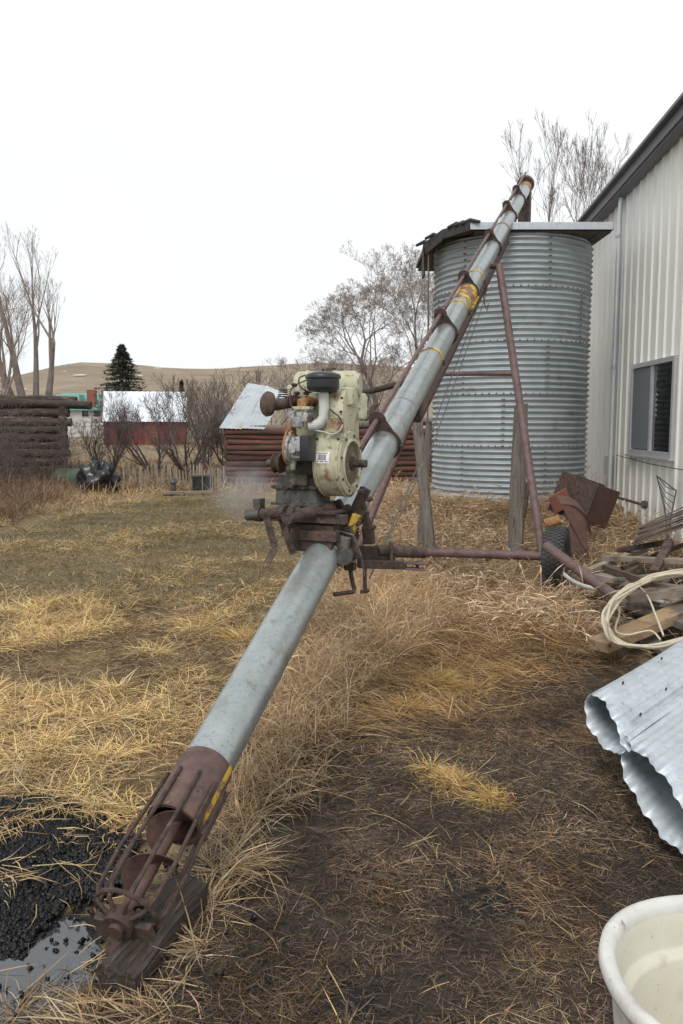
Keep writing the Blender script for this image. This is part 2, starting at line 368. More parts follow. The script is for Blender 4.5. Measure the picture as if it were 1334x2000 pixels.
Z_STRAW = zone([(-500, 1180), (100, 1165), (300, 1175), (430, 1190), (520, 1230), (500, 1330), (440, 1440), (390, 1520), (300, 1570), (240, 1620), (100, 1640), (0, 1680), (-300, 1680), (-700, 1500)])
Z_LAWN = zone([(-500, 1180), (-400, 1060), (0, 1040), (150, 1000), (300, 970), (450, 965), (560, 985), (640, 1060), (640, 1130), (560, 1200), (430, 1200), (300, 1180), (100, 1175)])
Z_TALL = zone([(430, 1620), (470, 1480), (560, 1300), (630, 1160), (700, 1100), (800, 1130), (900, 1200), (760, 1280), (620, 1380), (565, 1480), (505, 1600), (445, 1700), (380, 1740)])
Z_WEED = zone([(690, 985), (760, 965), (850, 975), (950, 972), (1100, 985), (1190, 1000), (1330, 1010), (1440, 1060), (1440, 1240), (1290, 1280), (1200, 1260), (1100, 1235), (950, 1225), (880, 1200), (760, 1140), (700, 1080)])
Z_PILE = zone([(1150, 1120), (1230, 1085), (1440, 1060), (1500, 1240), (1300, 1285), (1200, 1255), (1130, 1170)])
WALL_A, WALL_K = 3.95, 0.034
def wall_x(y): return WALL_A + WALL_K*y

DUST = [(945, 1770, .17, .14), (700, 1700, .12, .08), (700, 1970, .16, .10)]
def ground_mesh():
    def axis(lo, hi, c, d0, g):
        out = [c]; d = d0; v = c
        while v < hi: v += d; out.append(v); d = d if abs(v-c) < 4 else d*g
        d = d0; v = c
        while v > lo: v -= d; out.insert(0, v); d = d if abs(v-c) < 4 else d*g
        return np.array(out)
    xs = axis(-900, 900, 0.2, .06, 1.065); ys = axis(-8, 1600, 4.0, .06, 1.05)
    X, Y = np.meshgrid(xs, ys); x = X.ravel(); y = Y.ravel(); z = ground(x, y)
    n = len(x)
    n1 = vnoise(x, y, 1.3, 5)+.5*vnoise(x, y, 4.1, 6); n2 = vnoise(x, y, .5, 8)+.4*vnoise(x, y, 2, 9)
    base = np.array([.20, .145, .08]); col = np.tile(base, (n, 1))
    col *= (1+.5*n1)[:, None]
    lawn = inside(Z_LAWN, x, y, .15)
    g = np.clip(.5+1.4*n2, 0, 1)[:, None]
    lc = np.array([.095, .085, .045])*g + np.array([.17, .12, .06])*(1-g)
    col[lawn] = lc[lawn]
    st = inside(Z_STRAW, x, y, .12); col[st] = np.array([.16, .11, .05])*(1+.6*n1[st])[:, None]
    tl = inside(Z_TALL, x, y, .1); col[tl] = np.array([.10, .075, .05])*(1+.6*n1[tl])[:, None]
    md = inside(Z_MUD, x, y, .12)
    mc = np.array([.030, .023, .018])*(1-g) + np.array([.085, .058, .040])*g
    col[md] = mc[md]
    pl = inside(Z_PILE, x, y, .08); col[pl] = (.035, .027, .02)
    gm = np.clip((vnoise(x, y, 1.6, 110)+.5*vnoise(x, y, 5, 111)+.25)*2, 0, 1)[:, None]
    mud2 = np.array([.062, .047, .038])*(1-gm)+mc*gm; col[md] = mud2[md]
    for (px, py, rx_, ry_) in DUST:
        g0 = G(px, py); dd = np.hypot((x-g0.x)/rx_, (y-g0.y)/ry_)+.9*vnoise(x, y, 9, 120)+.5*vnoise(x, y, 30, 121)
        k = dd+rng.normal(0, .25, n) < .75; col[k] = (.014, .013, .013)
    cl = inside(Z_COAL, x, y, .05) | inside(Z_PUD, x, y, .06); col[cl] = (.022, .019, .017)
    far = sstep(30, 90, y)[:, None]; col = col*(1-far)+np.array([.21, .155, .095])*(1+.3*n2[:, None])*far
    nx, ny = len(xs), len(ys)
    idx = np.arange(n).reshape(ny, nx)
    q = np.stack([idx[:-1, :-1], idx[:-1, 1:], idx[1:, 1:], idx[1:, :-1]], -1).reshape(-1, 4)
    o = np_mesh('ground', np.stack([x, y, z], 1), None, M['ground'], cols=np.clip(col, .004, 1), quads=q, smooth=True)
    tag(o, kind='structure')
ground_mesh()

# hills: one long ridge with a small knoll
def hills():
    xs = np.linspace(-1500, 1500, 220); ys = np.linspace(130, 1300, 70)
    X, Y = np.meshgrid(xs, ys); x, y = X.ravel(), Y.ravel()
    # ridge height as an angle seen from the yard, rising away
    a = (x/np.maximum(y, 1))
    prof = np.interp(a, [-2, -.46, -.40, -.33, -.28, -.16, -.02, .1, .5, 2], [.030, .048, .054, .067, .066, .0655, .067, .062, .05, .03])
    crest = np.interp(a, [-2, -.42, -.3, 0, 2], [600, 520, 640, 700, 650])
    t = sstep(0, 1, (y-130)/(crest-130))
    z = t*prof*crest*1.0 + (vnoise(x, y, .012, 4)*7+vnoise(x, y, .05, 5)*1.6)*t
    z = z + 1.7*t - 6*sstep(0, 500, y-crest) - .35
    n = vnoise(x, y, .02, 11)+.5*vnoise(x, y, .07, 12)
    col = np.array([.255, .205, .15])*(1+.3*n)[:, None]
    idx = np.arange(len(x)).reshape(len(ys), len(xs))
    q = np.stack([idx[:-1, :-1], idx[:-1, 1:], idx[1:, 1:], idx[1:, :-1]], -1).reshape(-1, 4)
    m, b, L, N = attr_mat('hill_grass', .95, .22, 0, .1, .06)
    # thin remains of snow in streaks
    o = np_mesh('hill', np.stack([x, y, z], 1), None, m, cols=np.clip(col, .01, 1), quads=q, smooth=True); tag(o, kind='structure')
    mb = MB()
    def hz(x_, y_):
        i = np.argmin((x-x_)**2+(y-y_)**2); return z[i]
    for k in range(16):
        yy = random.uniform(330, 560); aa = random.uniform(-.44, -.22); xx = aa*yy
        zz = hz(xx, yy)+.1; w = random.uniform(.8, 3.2)
        c = V((xx, yy, zz)); pts = []
        for i in range(9):
            th = 2*math.pi*i/9; r = random.uniform(.7, 1.2)
            pts.append(c+V((math.cos(th)*w*r, math.sin(th)*w*.7*r, .08*math.sin(th)*w*r)))
        mb.prism(pts, (0, 0, .15))
    o = mb.build('snow_patches', mat('snow', (.75, .77, .8)), origin=(0, 400, 0)); tag(o, 'thin white snow remnants streaked across the far brown hillside', 'snow', kind='stuff')
hills()

# ------------------------------------------------------------------ white metal building
def metal_building():
    y0, y1 = 6.0, 17.0
    dirw = V((WALL_K, 1, 0)).normalized(); nrm = V((-1, WALL_K, 0)).normalized()
    def W(y, z, off=0): return V((wall_x(y), y, z)) + nrm*off
    t = thing('metal_building', V((wall_x(11), 11, 0)), 'cream ribbed metal building with dark roof edge along the right side', 'building')
    def top(y): return 5.40 - .06*(y-9.7)
    wy0, wy1, wz0, wz1 = 10.62, 12.33, 1.29, 2.56      # window opening
    pw = .915; y = y0; k = 0
    while y < y1:
        a, b = y, y+pw; pts = []
        # rib profile: five ribs per panel
        for i in range(3):
            s = a+pw*i/3
            pts += [(s+.000, 0), (s+.235, 0), (s+.252, .024), (s+.288, .024)]
        pts.append((b, 0))
        # pieces below/above the window are cut to its opening
        def strip(name_pts, zb, zt):
            mb = MB(); n = len(name_pts)
            for (s, o_) in name_pts:
                mb.v.append(W(s, zb if zb is not None else -.15, o_)); mb.v.append(W(s, zt if zt is not None else top(s), o_))
            for i in range(n-1): mb.f.append((2*i, 2*i+2, 2*i+3, 2*i+1))
            return mb
        def cut(lo, hi):
            out = []
            for i in range(len(pts)-1):
                (s1, o1), (s2, o2) = pts[i], pts[i+1]
                l, h = max(s1, lo), min(s2, hi)
                if h > l:
                    f = lambda q: (q, o1+(o2-o1)*(q-s1)/max(s2-s1, 1e-9))
                    if not out or abs(out[-1][0]-l) > 1e-6: out.append(f(l))
                    out.append(f(h))
            return out
        mb = MB()
        segs = [(a, b, None, None)]
        if b > wy0 and a < wy1:
            segs = []
            if a < wy0: segs.append((a, wy0, None, None))
            lo, hi = max(a, wy0), min(b, wy1); segs += [(lo, hi, None, wz0), (lo, hi, wz1, None)]
            if b > wy1: segs.append((wy1, b, None, None))
        for (lo, hi, zb, zt) in segs:
            c = cut(lo, hi)
            if len(c) > 1:
                s_ = strip(c, zb, zt); mb.add(s_.v, s_.f)
        mb.build('wall_panel', M['siding'], t)
        y = b; k += 1
    # roof edge and roof slab
    d = (V((0, 1, -.06)) + V((WALL_K, 0, 0))).normalized()
    mb = MB(); a, b = W(y0-.3, top(y0-.3)+.02, .09), W(y1, top(y1)+.02, .09)
    mb.bar(a+nrm*.12+Z*.045, b+nrm*.12+Z*.045, .035, .14); mb.build('fascia', M['fascia'], t, bevel=.004)
    mb = MB(); mb.bar(a+nrm*.165+Z*.135, b+nrm*.165+Z*.135, .10, .03); mb.build('drip_edge', M['fascia'], t)
    mb = MB(); mb.bar(a-nrm*2.0+Z*.165, b-nrm*2.0+Z*.165, 4.4, .03); mb.build('roof', M['fascia'], t)
    mb = MB(); mb.bar(a+nrm*.03-Z*.04, b+nrm*.03-Z*.04, .16, .02); mb.build('soffit', M['fascia'], t)
    # inside lining
    mb = MB(); c = (W(wy0, wz0)+W(wy1, wz1))/2 - nrm*.8
    hx, hy, hz = -nrm*.75, dirw*1.4, Z*.95
    vs_ = [c+hx*i+hy*j+hz*k for i in (-1, 1) for j in (-1, 1) for k in (-1, 1)]
    mb.add(vs_, [(4, 6, 7, 5), (0, 4, 5, 1), (2, 3, 7, 6), (0, 2, 6, 4), (1, 5, 7, 3)]); mb.build('room_lining', M['room'], t)
    # window
    wf = MB(); e = .045
    for (ya, yb, za, zb) in ((wy0, wy1, wz0-.03, wz0+e), (wy0, wy1, wz1-e, wz1+.02), (wy0-.02, wy0+e, wz0-.03, wz1+.02), (wy1-e, wy1+.02, wz0-.03, wz1+.02)):
        hb = abs(zb-za)/2; wf.box(W((ya+yb)/2, (za+zb)/2, .03), dirw*((yb-ya)/2), nrm*(.03 if (yb-ya) > 1 else .032), Z*hb)
    win = wf.build('window', M['frame'], t)
    ym = (wy0+wy1)/2+.02
    m_ = MB(); m_.box(W(ym, (wz0+wz1)/2, .02), dirw*.03, nrm*.028, Z*((wz1-wz0)/2-.046)); m_.build('mullion', M['frame'], win)
    for (ya, yb, o_) in ((wy0+e, ym-.03, .012), (ym+.03, wy1-e, .022)):
        mb = MB(); mb.box(W((ya+yb)/2, (wz0+wz1)/2, o_), dirw*((yb-ya)/2), nrm*.002, Z*((wz1-wz0)/2-e)); mb.build('pane', M['glass'], win)
    mb = MB(); mb.box(W((wy1+ym)/2, (wz0+wz1)/2, .040), dirw*.385, nrm*.001, Z*.575); mb.build('insect_screen', M['mesh'], win)
    mb = MB(); mb.box(W((wy0+wy1)/2, wz0-.045, .045), dirw*.92, nrm*.05, Z*.013); mb.build('sill', M['frame'], win)
    # screws row above window
    sc = MB()
    for i in range(16):
        sc.lathe(W(9.5+i*.305+.11, 2.93, .002), nrm, [(0, .011), (.006, .008)], 6)
        sc.lathe(W(9.5+i*.305+.11, 4.3, .002), nrm, [(0, .011), (.006, .008)], 6)
    o = sc.build('screws', M['rustdark'], t); o['kind'] = 'stuff'
    # brown bottle on the inner sill
    bt = MB(); c = W(wy1-.42, wz0+.02, -.045)
    bt.lathe(c, Z, [(0, .034), (.16, .036), (.21, .016), (.29, .014), (.30, .017)], 16)
    tag(bt.build('bottle', M['bottle'], smooth=True), 'brown glass bottle standing inside the window of the cream building', 'bottle')
    # conduit mast, meter box, wall wire
    py_ = 13.05; x0 = W(py_, 0, .10)
    t2 = thing('conduit_mast', V((x0.x, x0.y, gz(x0.x, x0.y))), 'thin grey conduit mast with small box clipped to the cream wall', 'conduit')
    mb = MB(); mb.tube([W(py_, .0, .12), W(py_, 2.5, .11), W(py_, 4.9, .10), W(py_+.02, 5.55, .06)], .038, 10); mb.build('pipe', M['conduit'], t2, smooth=True)
    mb = MB(); mb.tube([W(py_-.12, 0.05, .07), W(py_-.12, 1.0, .07), W(py_-.09, 2.0, .06), W(py_-.10, 4.2, .06)], .014, 6); mb.build('wire', M['conduit'], t2, smooth=True)
    mb = MB(); mb.box(W(py_+.16, 1.05, .09), dirw*.09, nrm*.05, Z*.16); mb.build('meter_box', M['conduit'], t2, bevel=.01)
    for zz in (.5, 2.6, 4.6):
        mb = MB(); mb.lathe(W(py_, zz, .115), Z, [(-.02, .046), (.02, .046)], 10); mb.build('clip', M['frame'], t2)
    # gas riser pipe
    a = G(1255, 1012)
    t3 = thing('gas_riser', V((wall_x(11.2)-.25, 11.2, 0.1)), 'short rusty pipe riser shaped like a gate against the wall', 'pipe')
    p1, p2 = W(11.75, .2, .25), W(10.95, .2, .25); tp = .62
    mb = MB(); mb.tube([V((p1.x, p1.y, -.1)), V((p1.x, p1.y, tp))], .025, 8); mb.build('riser', M['hose'], t3, smooth=True)
    mb = MB(); mb.tube([V((p2.x, p2.y, -.1)), V((p2.x, p2.y, tp))], .025, 8); mb.build('riser', M['hose'], t3, smooth=True)
    mb = MB(); mb.tube([W(12.2, tp, .25), V((p1.x, p1.y, tp)), V((p2.x, p2.y, tp)), W(10.85, tp, .25)], .02, 8); mb.build('crossbar', M['rust'], t3, smooth=True)
    mb = MB(); mb.lathe(V((p2.x, p2.y, tp-.04)), Z, [(0, .04), (.08, .045), (.1, .03)], 10); mb.build('valve_cap', M['rust'], t3, smooth=True)
    # wire basket hung on wall at the frame edge
    t4 = thing('wire_rack', W(10.15, .5, .2), 'bent wire rack leaning on the cream wall above the shingles', 'rack')
    A, B, C, D_ = W(10.9, 1.02, .12), W(9.3, .95, .45), W(9.4, .35, .5), W(10.3, .60, .2)
    for i in range(9):
        f = i/8; mb = MB(); mb.tube([A.lerp(D_, f), A.lerp(D_, f).lerp(B.lerp(C, f), .5)-Z*.05, B.lerp(C, f)], .006, 5); mb.build('wire', M['steelcable'], t4)
    mb = MB(); mb.tube([A, D_, C, B, A], .009, 6); mb.build('rim', M['steelcable'], t4)
    wp = MB(); wp.tube([W(13.0, 1.22, .05), W(12.4, 1.20, .06), W(11.4, 1.16, .07), W(10.2, 1.14, .06), W(9.4, 1.2, .06)], .006, 5)
    tag(wp.build('wall_wire', M['cable']), 'thin dark wire strung along the cream wall below the window', 'wire')
metal_building()

# ------------------------------------------------------------------ corrugated bin
def grain_bin():
    R = 1.175; zb, zt = .62, 4.36
    t = thing('grain_bin', V((BIN_C.x, BIN_C.y, zb-.1)), 'tall round corrugated galvanised bin with flat roof beside the cream building', 'bin')
    rings, sheets = 5, 6; H = (zt-zb)/rings; pitch = H/9
    for r in range(rings):
        off = (.0 if r % 2 else .5)*2*math.pi/sheets + .25
        for k in range(sheets):
            a0 = off+2*math.pi*k/sheets; nA = 18; nZ = 9*8
            vs_ = []; z0 = zb+r*H
            th = np.linspace(a0-.02, a0+2*math.pi/sheets, nA)
            zz = np.linspace(z0-(.02 if r else 0), z0+H, nZ+1)
            T, ZZ = np.meshgrid(th, zz)
            lift = np.where(T < a0+.03, .004, 0)+np.where(ZZ < z0+.02, .003, 0)
            dent = .012*vnoise(T*3+r, ZZ*1.5, 1.0, 21)
            rr = R+.0185*np.sin(2*math.pi*(ZZ-zb)/pitch)+lift+dent
            v = np.stack([BIN_C.x+rr*np.cos(T), BIN_C.y+rr*np.sin(T), ZZ], -1).reshape(-1, 3)
            idx = np.arange(len(v)).reshape(nZ+1, nA)
            q = np.stack([idx[:-1, :-1], idx[:-1, 1:], idx[1:, 1:], idx[1:, :-1]], -1).reshape(-1, 4)
            np_mesh('wall_sheet', v, None, M['bin'], t, quads=q, org=t.location, smooth=True)
    mb = MB()
    for r in range(1, rings):
        for k in range(72):
            th = 2*math.pi*k/72
            if math.sin(th) > .2: continue
            n = V((math.cos(th), math.sin(th), 0)); mb.lathe(V((BIN_C.x, BIN_C.y, zb+r*H+pitch*.25))+n*(R+.012), n, [(0, .014), (.010, .009)], 5)
    for r in range(rings):
        off = (.0 if r % 2 else .5)*2*math.pi/sheets + .25
        for k in range(sheets):
            a0 = off+2*math.pi*k/sheets
            if math.sin(a0) > .2: continue
            for j in range(9):
                for da in (.0, .022):
                    n = V((math.cos(a0+da), math.sin(a0+da), 0)); mb.lathe(V((BIN_C.x, BIN_C.y, zb+r*H+pitch*(j+.25)))+n*(R+.014), n, [(0, .012), (.009, .008)], 5)
    o = mb.build('bolts', M['rustdark'], t); o['kind'] = 'stuff'
    mb = MB(); mb.lathe(V((BIN_C.x, BIN_C.y, zb-.35)), Z, [(0, R+.12), (.36, R+.10), (.36, 0)], 48); mb.build('foundation', M['stone'], t)
    # flat roof with overhang: front right corner square, front left corner cut
    Zr = 4.66
    fr = P(1196, 440, 11.35); fl = P(918, 440, 11.35); lf = P(836, 470, 12.3)
    y_f = fr.y; yb = BIN_C.y+1.75
    zf = (fr.z+fl.z)/2
    poly = [V((fr.x, y_f, zf)), V((fr.x+.02, yb, zf+.02)), V((lf.x, yb, zf+.02)), V((lf.x-.03, lf.y+.1, zf-.02)), V((fl.x-.32, y_f+.42, zf)), V((fl.x, y_f, zf))]
    mb = MB(); mb.prism([p-Z*.055 for p in poly], Z*.05); mb.build('roof_deck', M['soffit'], t)
    mb = MB(); mb.prism([p+Z*.003 for p in poly], Z*.03); roof = mb.build('roof', M['tin'], t)
    mb = MB(); mb.bar(poly[5]+V((0, -.012, -.01)), poly[0]+V((.01, -.012, -.01)), .02, .10); mb.build('fascia', M['newgalv'], roof, bevel=.003)
    mb = MB(); mb.bar(poly[0]+V((.012, 0, -.01)), poly[1]+V((.012, 0, -.01)), .02, .10); mb.build('fascia', M['soffit'], roof)
    # soffit boards under the overhang
    nb = 14; x = poly[3].x+.06
    w = (fr.x-x)/nb
    for i in range(nb):
        xa = x+w*i
        yfront = y_f+.03 if xa > fl.x else y_f+.5+max(0, (fl.x-.3-xa))*1.6
        mb = MB(); mb.abox((xa+w/2, (yfront+yb)/2, zf-.075-.004*(i % 2)), w-.008, yb-yfront, .022); mb.build('soffit_board', M['soffit'], t)
    # ragged tar paper folded over the left corner
    def sheet(ps, name):
        mb = MB(); mb.prism(ps, V((-.02, -.03, .01))); mb.build(name, M['tar'], t)
    a, b, c = fl+V((0, -.02, .03)), V((fl.x-.32, y_f+.40, zf+.02)), V((lf.x-.05, lf.y+.05, zf-.05))
    sheet([a, b, b-Z*.13, a-Z*.12], 'tar_paper'); sheet([b, c, c-Z*.16+V((.03, 0, 0)), b-Z*.15], 'tar_paper')
    d_ = V((lf.x-.02, BIN_C.y+.3, zf-.05)); sheet([c, d_, d_-Z*.42, c-Z*.45+V((.02, 0, 0))], 'tar_paper')
    for i in range(5):   # lumps of rolled tar along the edge
        f = i/4; p = a.lerp(b, f) if i < 3 else b.lerp(c, (f-.5)*2)
        mb = MB(); mb.tube([p+V((-.12, .06, .0)), p+V((0, 0, .03+.02*random.random())), p+V((.13, -.05, .0))], [.02, .032, .02], 7); mb.build('tar_roll', M['tar'], t, smooth=True)
    # guy pole left of bin
    p = P(846, 620, 12.4)
    mb = MB(); mb.tube([V((p.x-.06, p.y, .1)), V((p.x-.08, p.y, 4.45))], .014, 6)
    tag(mb.build('steel_rod', M['steelcable']), 'thin upright steel rod beside the left edge of the corrugated bin', 'rod')
grain_bin()

# ------------------------------------------------------------------ grain auger
VPX, VPY = 1209, 35
AD = ray(VPX, VPY).normalized()                       # auger direction, rising to the bin
A0 = P(395, 1512, 3.08); TR = .0975                    # point on the axis, tube radius
ASIDE = AD.cross(Z).normalized(); AUP = ASIDE.cross(AD).normalized()
def tpy(py):                                          # distance along the axis that shows at photo row py
    u = (1000-py)/FPX; k = UPV - FWD*u
    return -((A0-EYE).dot(k))/AD.dot(k)
def AX(t, up=0, side=0): return A0+AD*t+AUP*up+ASIDE*side
FOOT = AX(tpy(1795))
def auger():
    t = thing('grain_auger', V((FOOT.x, FOOT.y, 0)), 'long galvanised grain auger with oxide legs leaning up over the bin', 'auger')
    tt = tpy(372)
    n = 40; t0 = tpy(1500)
    # outer tube in welded lengths, open at the foot
    joints = [t0, tpy(1085), tpy(868), tpy(702), tpy(652), tpy(572), tpy(485), tpy(425), tt]
    mb = MB(); mb.lathe(A0, AD, [(joints[0], TR), (tt, TR)], n, cap=False)
    seg = MB()
    prof = []
    for i in range(80):
        q = t0+(tt-t0)*i/79; prof.append((q, TR))
    mb = MB(); mb.lathe(A0, AD, prof, n, cap=False)
    for i, p in enumerate(mb.v):          # slight waviness and a few dents
        k_, a_ = divmod(i, n); c_ = A0+AD*prof[k_][0]; d_ = (p-c_).normalized(); dn = .0016*float(vnoise(k_*.35, a_*.22, 1.0, 130))
        for (kk, aa, dp) in ((9, 36, .006), (22, 3, .007), (33, 38, .005), (55, 2, .006)):
            dn -= dp*math.exp(-((k_-kk)/1.6)**2-(min(abs(a_-aa), n-abs(a_-aa))/3.0)**2)
        mb.v[i] = c_+d_*(TR+dn)
    tube = mb.build('tube', M['galv'], t, smooth=True)
    for py in (1085, 790): pass
    for py in (1085, 800):
        q = tpy(py); mb = MB(); mb.lathe(A0, AD, [(q-.006, TR+.0005), (q, TR+.003), (q+.006, TR+.0005)], n, cap=False); mb.build('weld_seam', M['galv'], tube, smooth=True)
    # inlet collar
    c0, c1 = tpy(1494), tpy(1612)
    mb = MB(); mb.lathe(A0, AD, [(c1, TR-.006), (c1, TR+.007), (c0-.01, TR+.007), (c0, TR+.001)], n, cap=False); col = mb.build('inlet_collar', M['collar'], t, smooth=True)
    # worn yellow paint patch down the collar's right flank, and a rusty side lug
    mb = MB(); nn_ = 10
    for i in range(nn_+1):
        a = math.radians(76+17*i/nn_); d = AUP*math.cos(a)+ASIDE*math.sin(a)
        mb.v += [A0+AD*(c0-.005)+d*(TR+.0085), A0+AD*(c1+.03+.02*math.sin(i*1.9))+d*(TR+.0085)]
    for i in range(nn_): mb.f.append((2*i, 2*i+1, 2*i+3, 2*i+2))
    mb.build('paint_patch', M['yellowrust'], col)
    mb = MB(); pc = AX((c0+c1)/2-.03, -.03, TR+.012); mb.box(pc-AD*.02, AD*.10, ASIDE*.005, AUP*.02); mb.build('side_lug', M['rust'], col)
    # flighting and shaft
    f0, f1 = tpy(1775), tpy(1470)
    mb = MB(); turns = (f1-f0)/.175; N_ = int(turns*28); ri, ro = .024, .083
    for i in range(N_+1):
        a = 2*math.pi*turns*i/N_+1.1; q = f0+(f1-f0)*i/N_
        d = AUP*math.cos(a)+ASIDE*math.sin(a)
        for (r, o_) in ((ri, -.003), (ro, -.002), (ro, .002), (ri, .003)): mb.v.append(A0+AD*(q+o_)+d*r)
    for i in range(N_):
        b = 4*i
        for k in range(4):
            k2 = (k+1) % 4; mb.f.append((b+k, b+k2, b+4+k2, b+4+k))
    mb.build('flighting', M['flight'], t, smooth=True)
    mb = MB(); mb.tube([AX(tpy(1822)), AX(tpy(1480))], .026, 16); mb.build('screw_shaft', M['flight'], t, smooth=True)
    # guard cage: bars round the open intake, drawn in to the bottom bearing
    cb0, cb1 = tpy(1540), tpy(1780)
    for ang in (-150, -95, -55, -15, 25, 62, 100, 150):
        a = math.radians(ang); d = AUP*math.cos(a)+ASIDE*math.sin(a); r = TR+.018
        pts = [A0+AD*cb0+d*(r-.004), A0+AD*(c1)+d*r, A0+AD*((c1+cb1)/2)+d*(r+.010), A0+AD*(cb1+.02)+d*(r+.002), A0+AD*(cb1-.02)+d*(r-.02), A0+AD*(cb1-.035)+d*.045]
        mb = MB(); mb.tube(pts, .0075, 8); mb.build('guard_bar', M['rustdark'], t, smooth=True)
    mb = MB(); ring = [A0+AD*(cb1-.004)+(AUP*math.cos(k*.3)+ASIDE*math.sin(k*.3))*(TR+.01) for k in range(22)]
    mb.tube(ring, .008, 6); mb.build('guard_ring', M['rustdark'], t, smooth=True)
    mb = MB(); mb.lathe(A0, AD, [(cb1-.06, .05), (cb1-.01, .05), (cb1-.01, .028)], 18); mb.build('bottom_bearing', M['rustdark'], t, smooth=True)
    mb = MB(); mb.box(AX(cb1-.03, -.05), AD*.012, ASIDE*.10, AUP*.045); mb.build('bearing_plate', M['rust'], t, bevel=.003)
    mb = MB(); mb.lathe(AX(tpy(1812), -.075), AUP, [(-.01, .06), (.012, .055), (.012, .04)], 16); mb.build('skid_foot', M['rustdark'], t, smooth=True)
    # shaft along the top, with lugged bracket plates
    SU, SS = .178, -.030
    rings = [868, 652, 572, 485, 425, 392]
    mb = MB(); mb.tube([AX(tpy(1005), SU, SS), AX(tpy(358), SU, SS)], .0165, 10); mb.build('drive_shaft', M['primer'], t, smooth=True)
    for py in (790+0, 610, 455): pass
    for py in (632, 478):
        q = tpy(py); mb = MB(); mb.lathe(AX(q, SU, SS), AD, [(-.10, .024), (.10, .024)], 10); mb.build('shaft_coupling', M['primer'], t, smooth=True)
    for py in rings:
        q = tpy(py); out = []
        # plate outline in (side, up): ring round the tube with a lug up to the shaft
        RR = TR+.021
        for k in range(31):
            a = math.radians(40+270*k/30); out.append((math.sin(a)*RR, math.cos(a)*RR))
        lug = [(-.066, SU-.06), (-.060, SU-.012)]
        out2 = [(s, u) for s, u in out]
        cx, cu, lr = SS, SU, .058
        for k in range(13):
            a = math.radians(-95+190*k/12); out2.append((cx+math.sin(a)*lr, cu+math.cos(a)*lr))
        poly = [AX(q, u, s) for s, u in out2]
        mb = MB(); mb.prism(poly, AD*.012); br = mb.build('shaft_bracket', M['rust'], t)
        mb = MB(); mb.lathe(AX(q, SU, SS), AD, [(-.012, .025), (.02, .025)], 12); mb.build('bearing', M['rustdark'], br, smooth=True)
        mb = MB(); mb.lathe(AX(q, -.01, RR-.002), AD, [(-.02, .012), (.03, .012)], 6); mb.build('bolt', M['rustdark'], br)
    for py, m_ in ((702, 'yellow'), (606, 'yellow'), (546, 'yellow'), (450, 'rustorange')):
        q = tpy(py); mb = MB(); mb.lathe(A0, AD, [(q-.02, TR+.001), (q-.018, TR+.006), (q+.018, TR+.006), (q+.02, TR+.001)], n, cap=False)
        bd = mb.build('clamp_band', M[m_], t, smooth=True)
        mb = MB(); mb.lathe(AX(q, -.03, TR+.008), AUP, [(-.022, .012), (.022, .012)], 6); mb.build('bolt', M['rustdark'], bd)
    q0, q1 = tpy(598), tpy(573)
    mb = MB(); mb.lathe(A0, AD, [(q0, TR+.001), (q0+.004, TR+.008), (q1-.004, TR+.008), (q1, TR+.001)], n, cap=False); yc = mb.build('coupling_sleeve', M['yellowrust'], t, smooth=True)
    for k in range(8):
        mb = MB(); mb.lathe(AX(q0+.03+(q1-q0-.06)*k/7, -.04, TR+.014), ASIDE, [(-.012, .016), (.012, .014)], 6); mb.build('bolt', M['yellow'], yc)
    q0, q1 = tpy(388), tpy(378)
    # discharge head and spout
    th = tpy(365)
    mb = MB(); mb.lathe(A0, AD, [(tt-.02, TR+.004), (tt+.3, TR+.006)], 28); hd = mb.build('discharge_head', M['rustorange'], t, smooth=True)
    oc = AX(tt+.34, .03, -.01)
    mb = MB(); mb.lathe(oc-AD*.05, AD, [(0, TR+.04), (.12, TR+.05), (.16, TR+.03), (.16, .02)], 28); mb.build('head_cap', M['rustdark'], hd, smooth=True)
    mb = MB(); top = AX(tt+.13, -.02); hh = V((AD.x, AD.y, 0)).normalized()
    for (dz, a, b) in ((0, .10, .15), (-.45, .095, .14), (-1.25, .085, .10)):
        c = top+Z*dz+hh*(.05 if dz else 0)
        mb.v += [c-ASIDE*a-hh*b, c+ASIDE*a-hh*b, c+ASIDE*a+hh*b, c-ASIDE*a+hh*b]
    for i in range(2):
        for k in range(4):
            k2 = (k+1) % 4; mb.f.append((4*i+k, 4*i+k2, 4*i+4+k2, 4*i+4+k))
    mb.build('spout', M['rust'], t)
    # track under the tube
    ta, tb = tpy(768), tpy(440)
    for s in (-1, 1):
        mb = MB(); mb.box((AX(ta, -.15, s*.045)+AX(tb, -.15, s*.045))/2, AD*((tb-ta)/2), ASIDE*.005, AUP*.062); mb.build('track_rail', M['primer'], t)
    mb = MB(); mb.box((AX(ta, -.217)+AX(tb, -.217))/2, AD*((tb-ta)/2), ASIDE*.062, AUP*.004); mb.build('track_web', M['primer'], t)
    mb = MB(); mb.box(AX(ta, -.15), AD*.05, ASIDE*.06, AUP*.07); mb.build('track_stop', M['rustdark'], t, bevel=.004)
    # undercarriage
    wr = P(1080, 1083, 8.05); wr.z = gz(wr.x, wr.y)+.325
    axd = ASIDE.copy()
    Rr = P(1060, 1086, 8.0); Rl = P(698, 1074, 8.75)
    axd = (Rr-Rl).normalized()
    tl = tpy(527); sl_ = AX(tl, -.21)
    mb = MB(); mb.tube([Rl-axd*.25, Rr+axd*.2], .045, 14); mb.build('axle', M['primer'], t, smooth=True)
    Tr = P(975, 520, 9.25); Tl = P(925, 520, 9.55)
    for a, b in ((Rr, Tr), (Rl, Tl)):
        mb = MB(); mb.tube([a, b], .041, 14); mb.build('leg', M['primer'], t, smooth=True)
    mb = MB(); fr = (1086-749)/(1086-520)
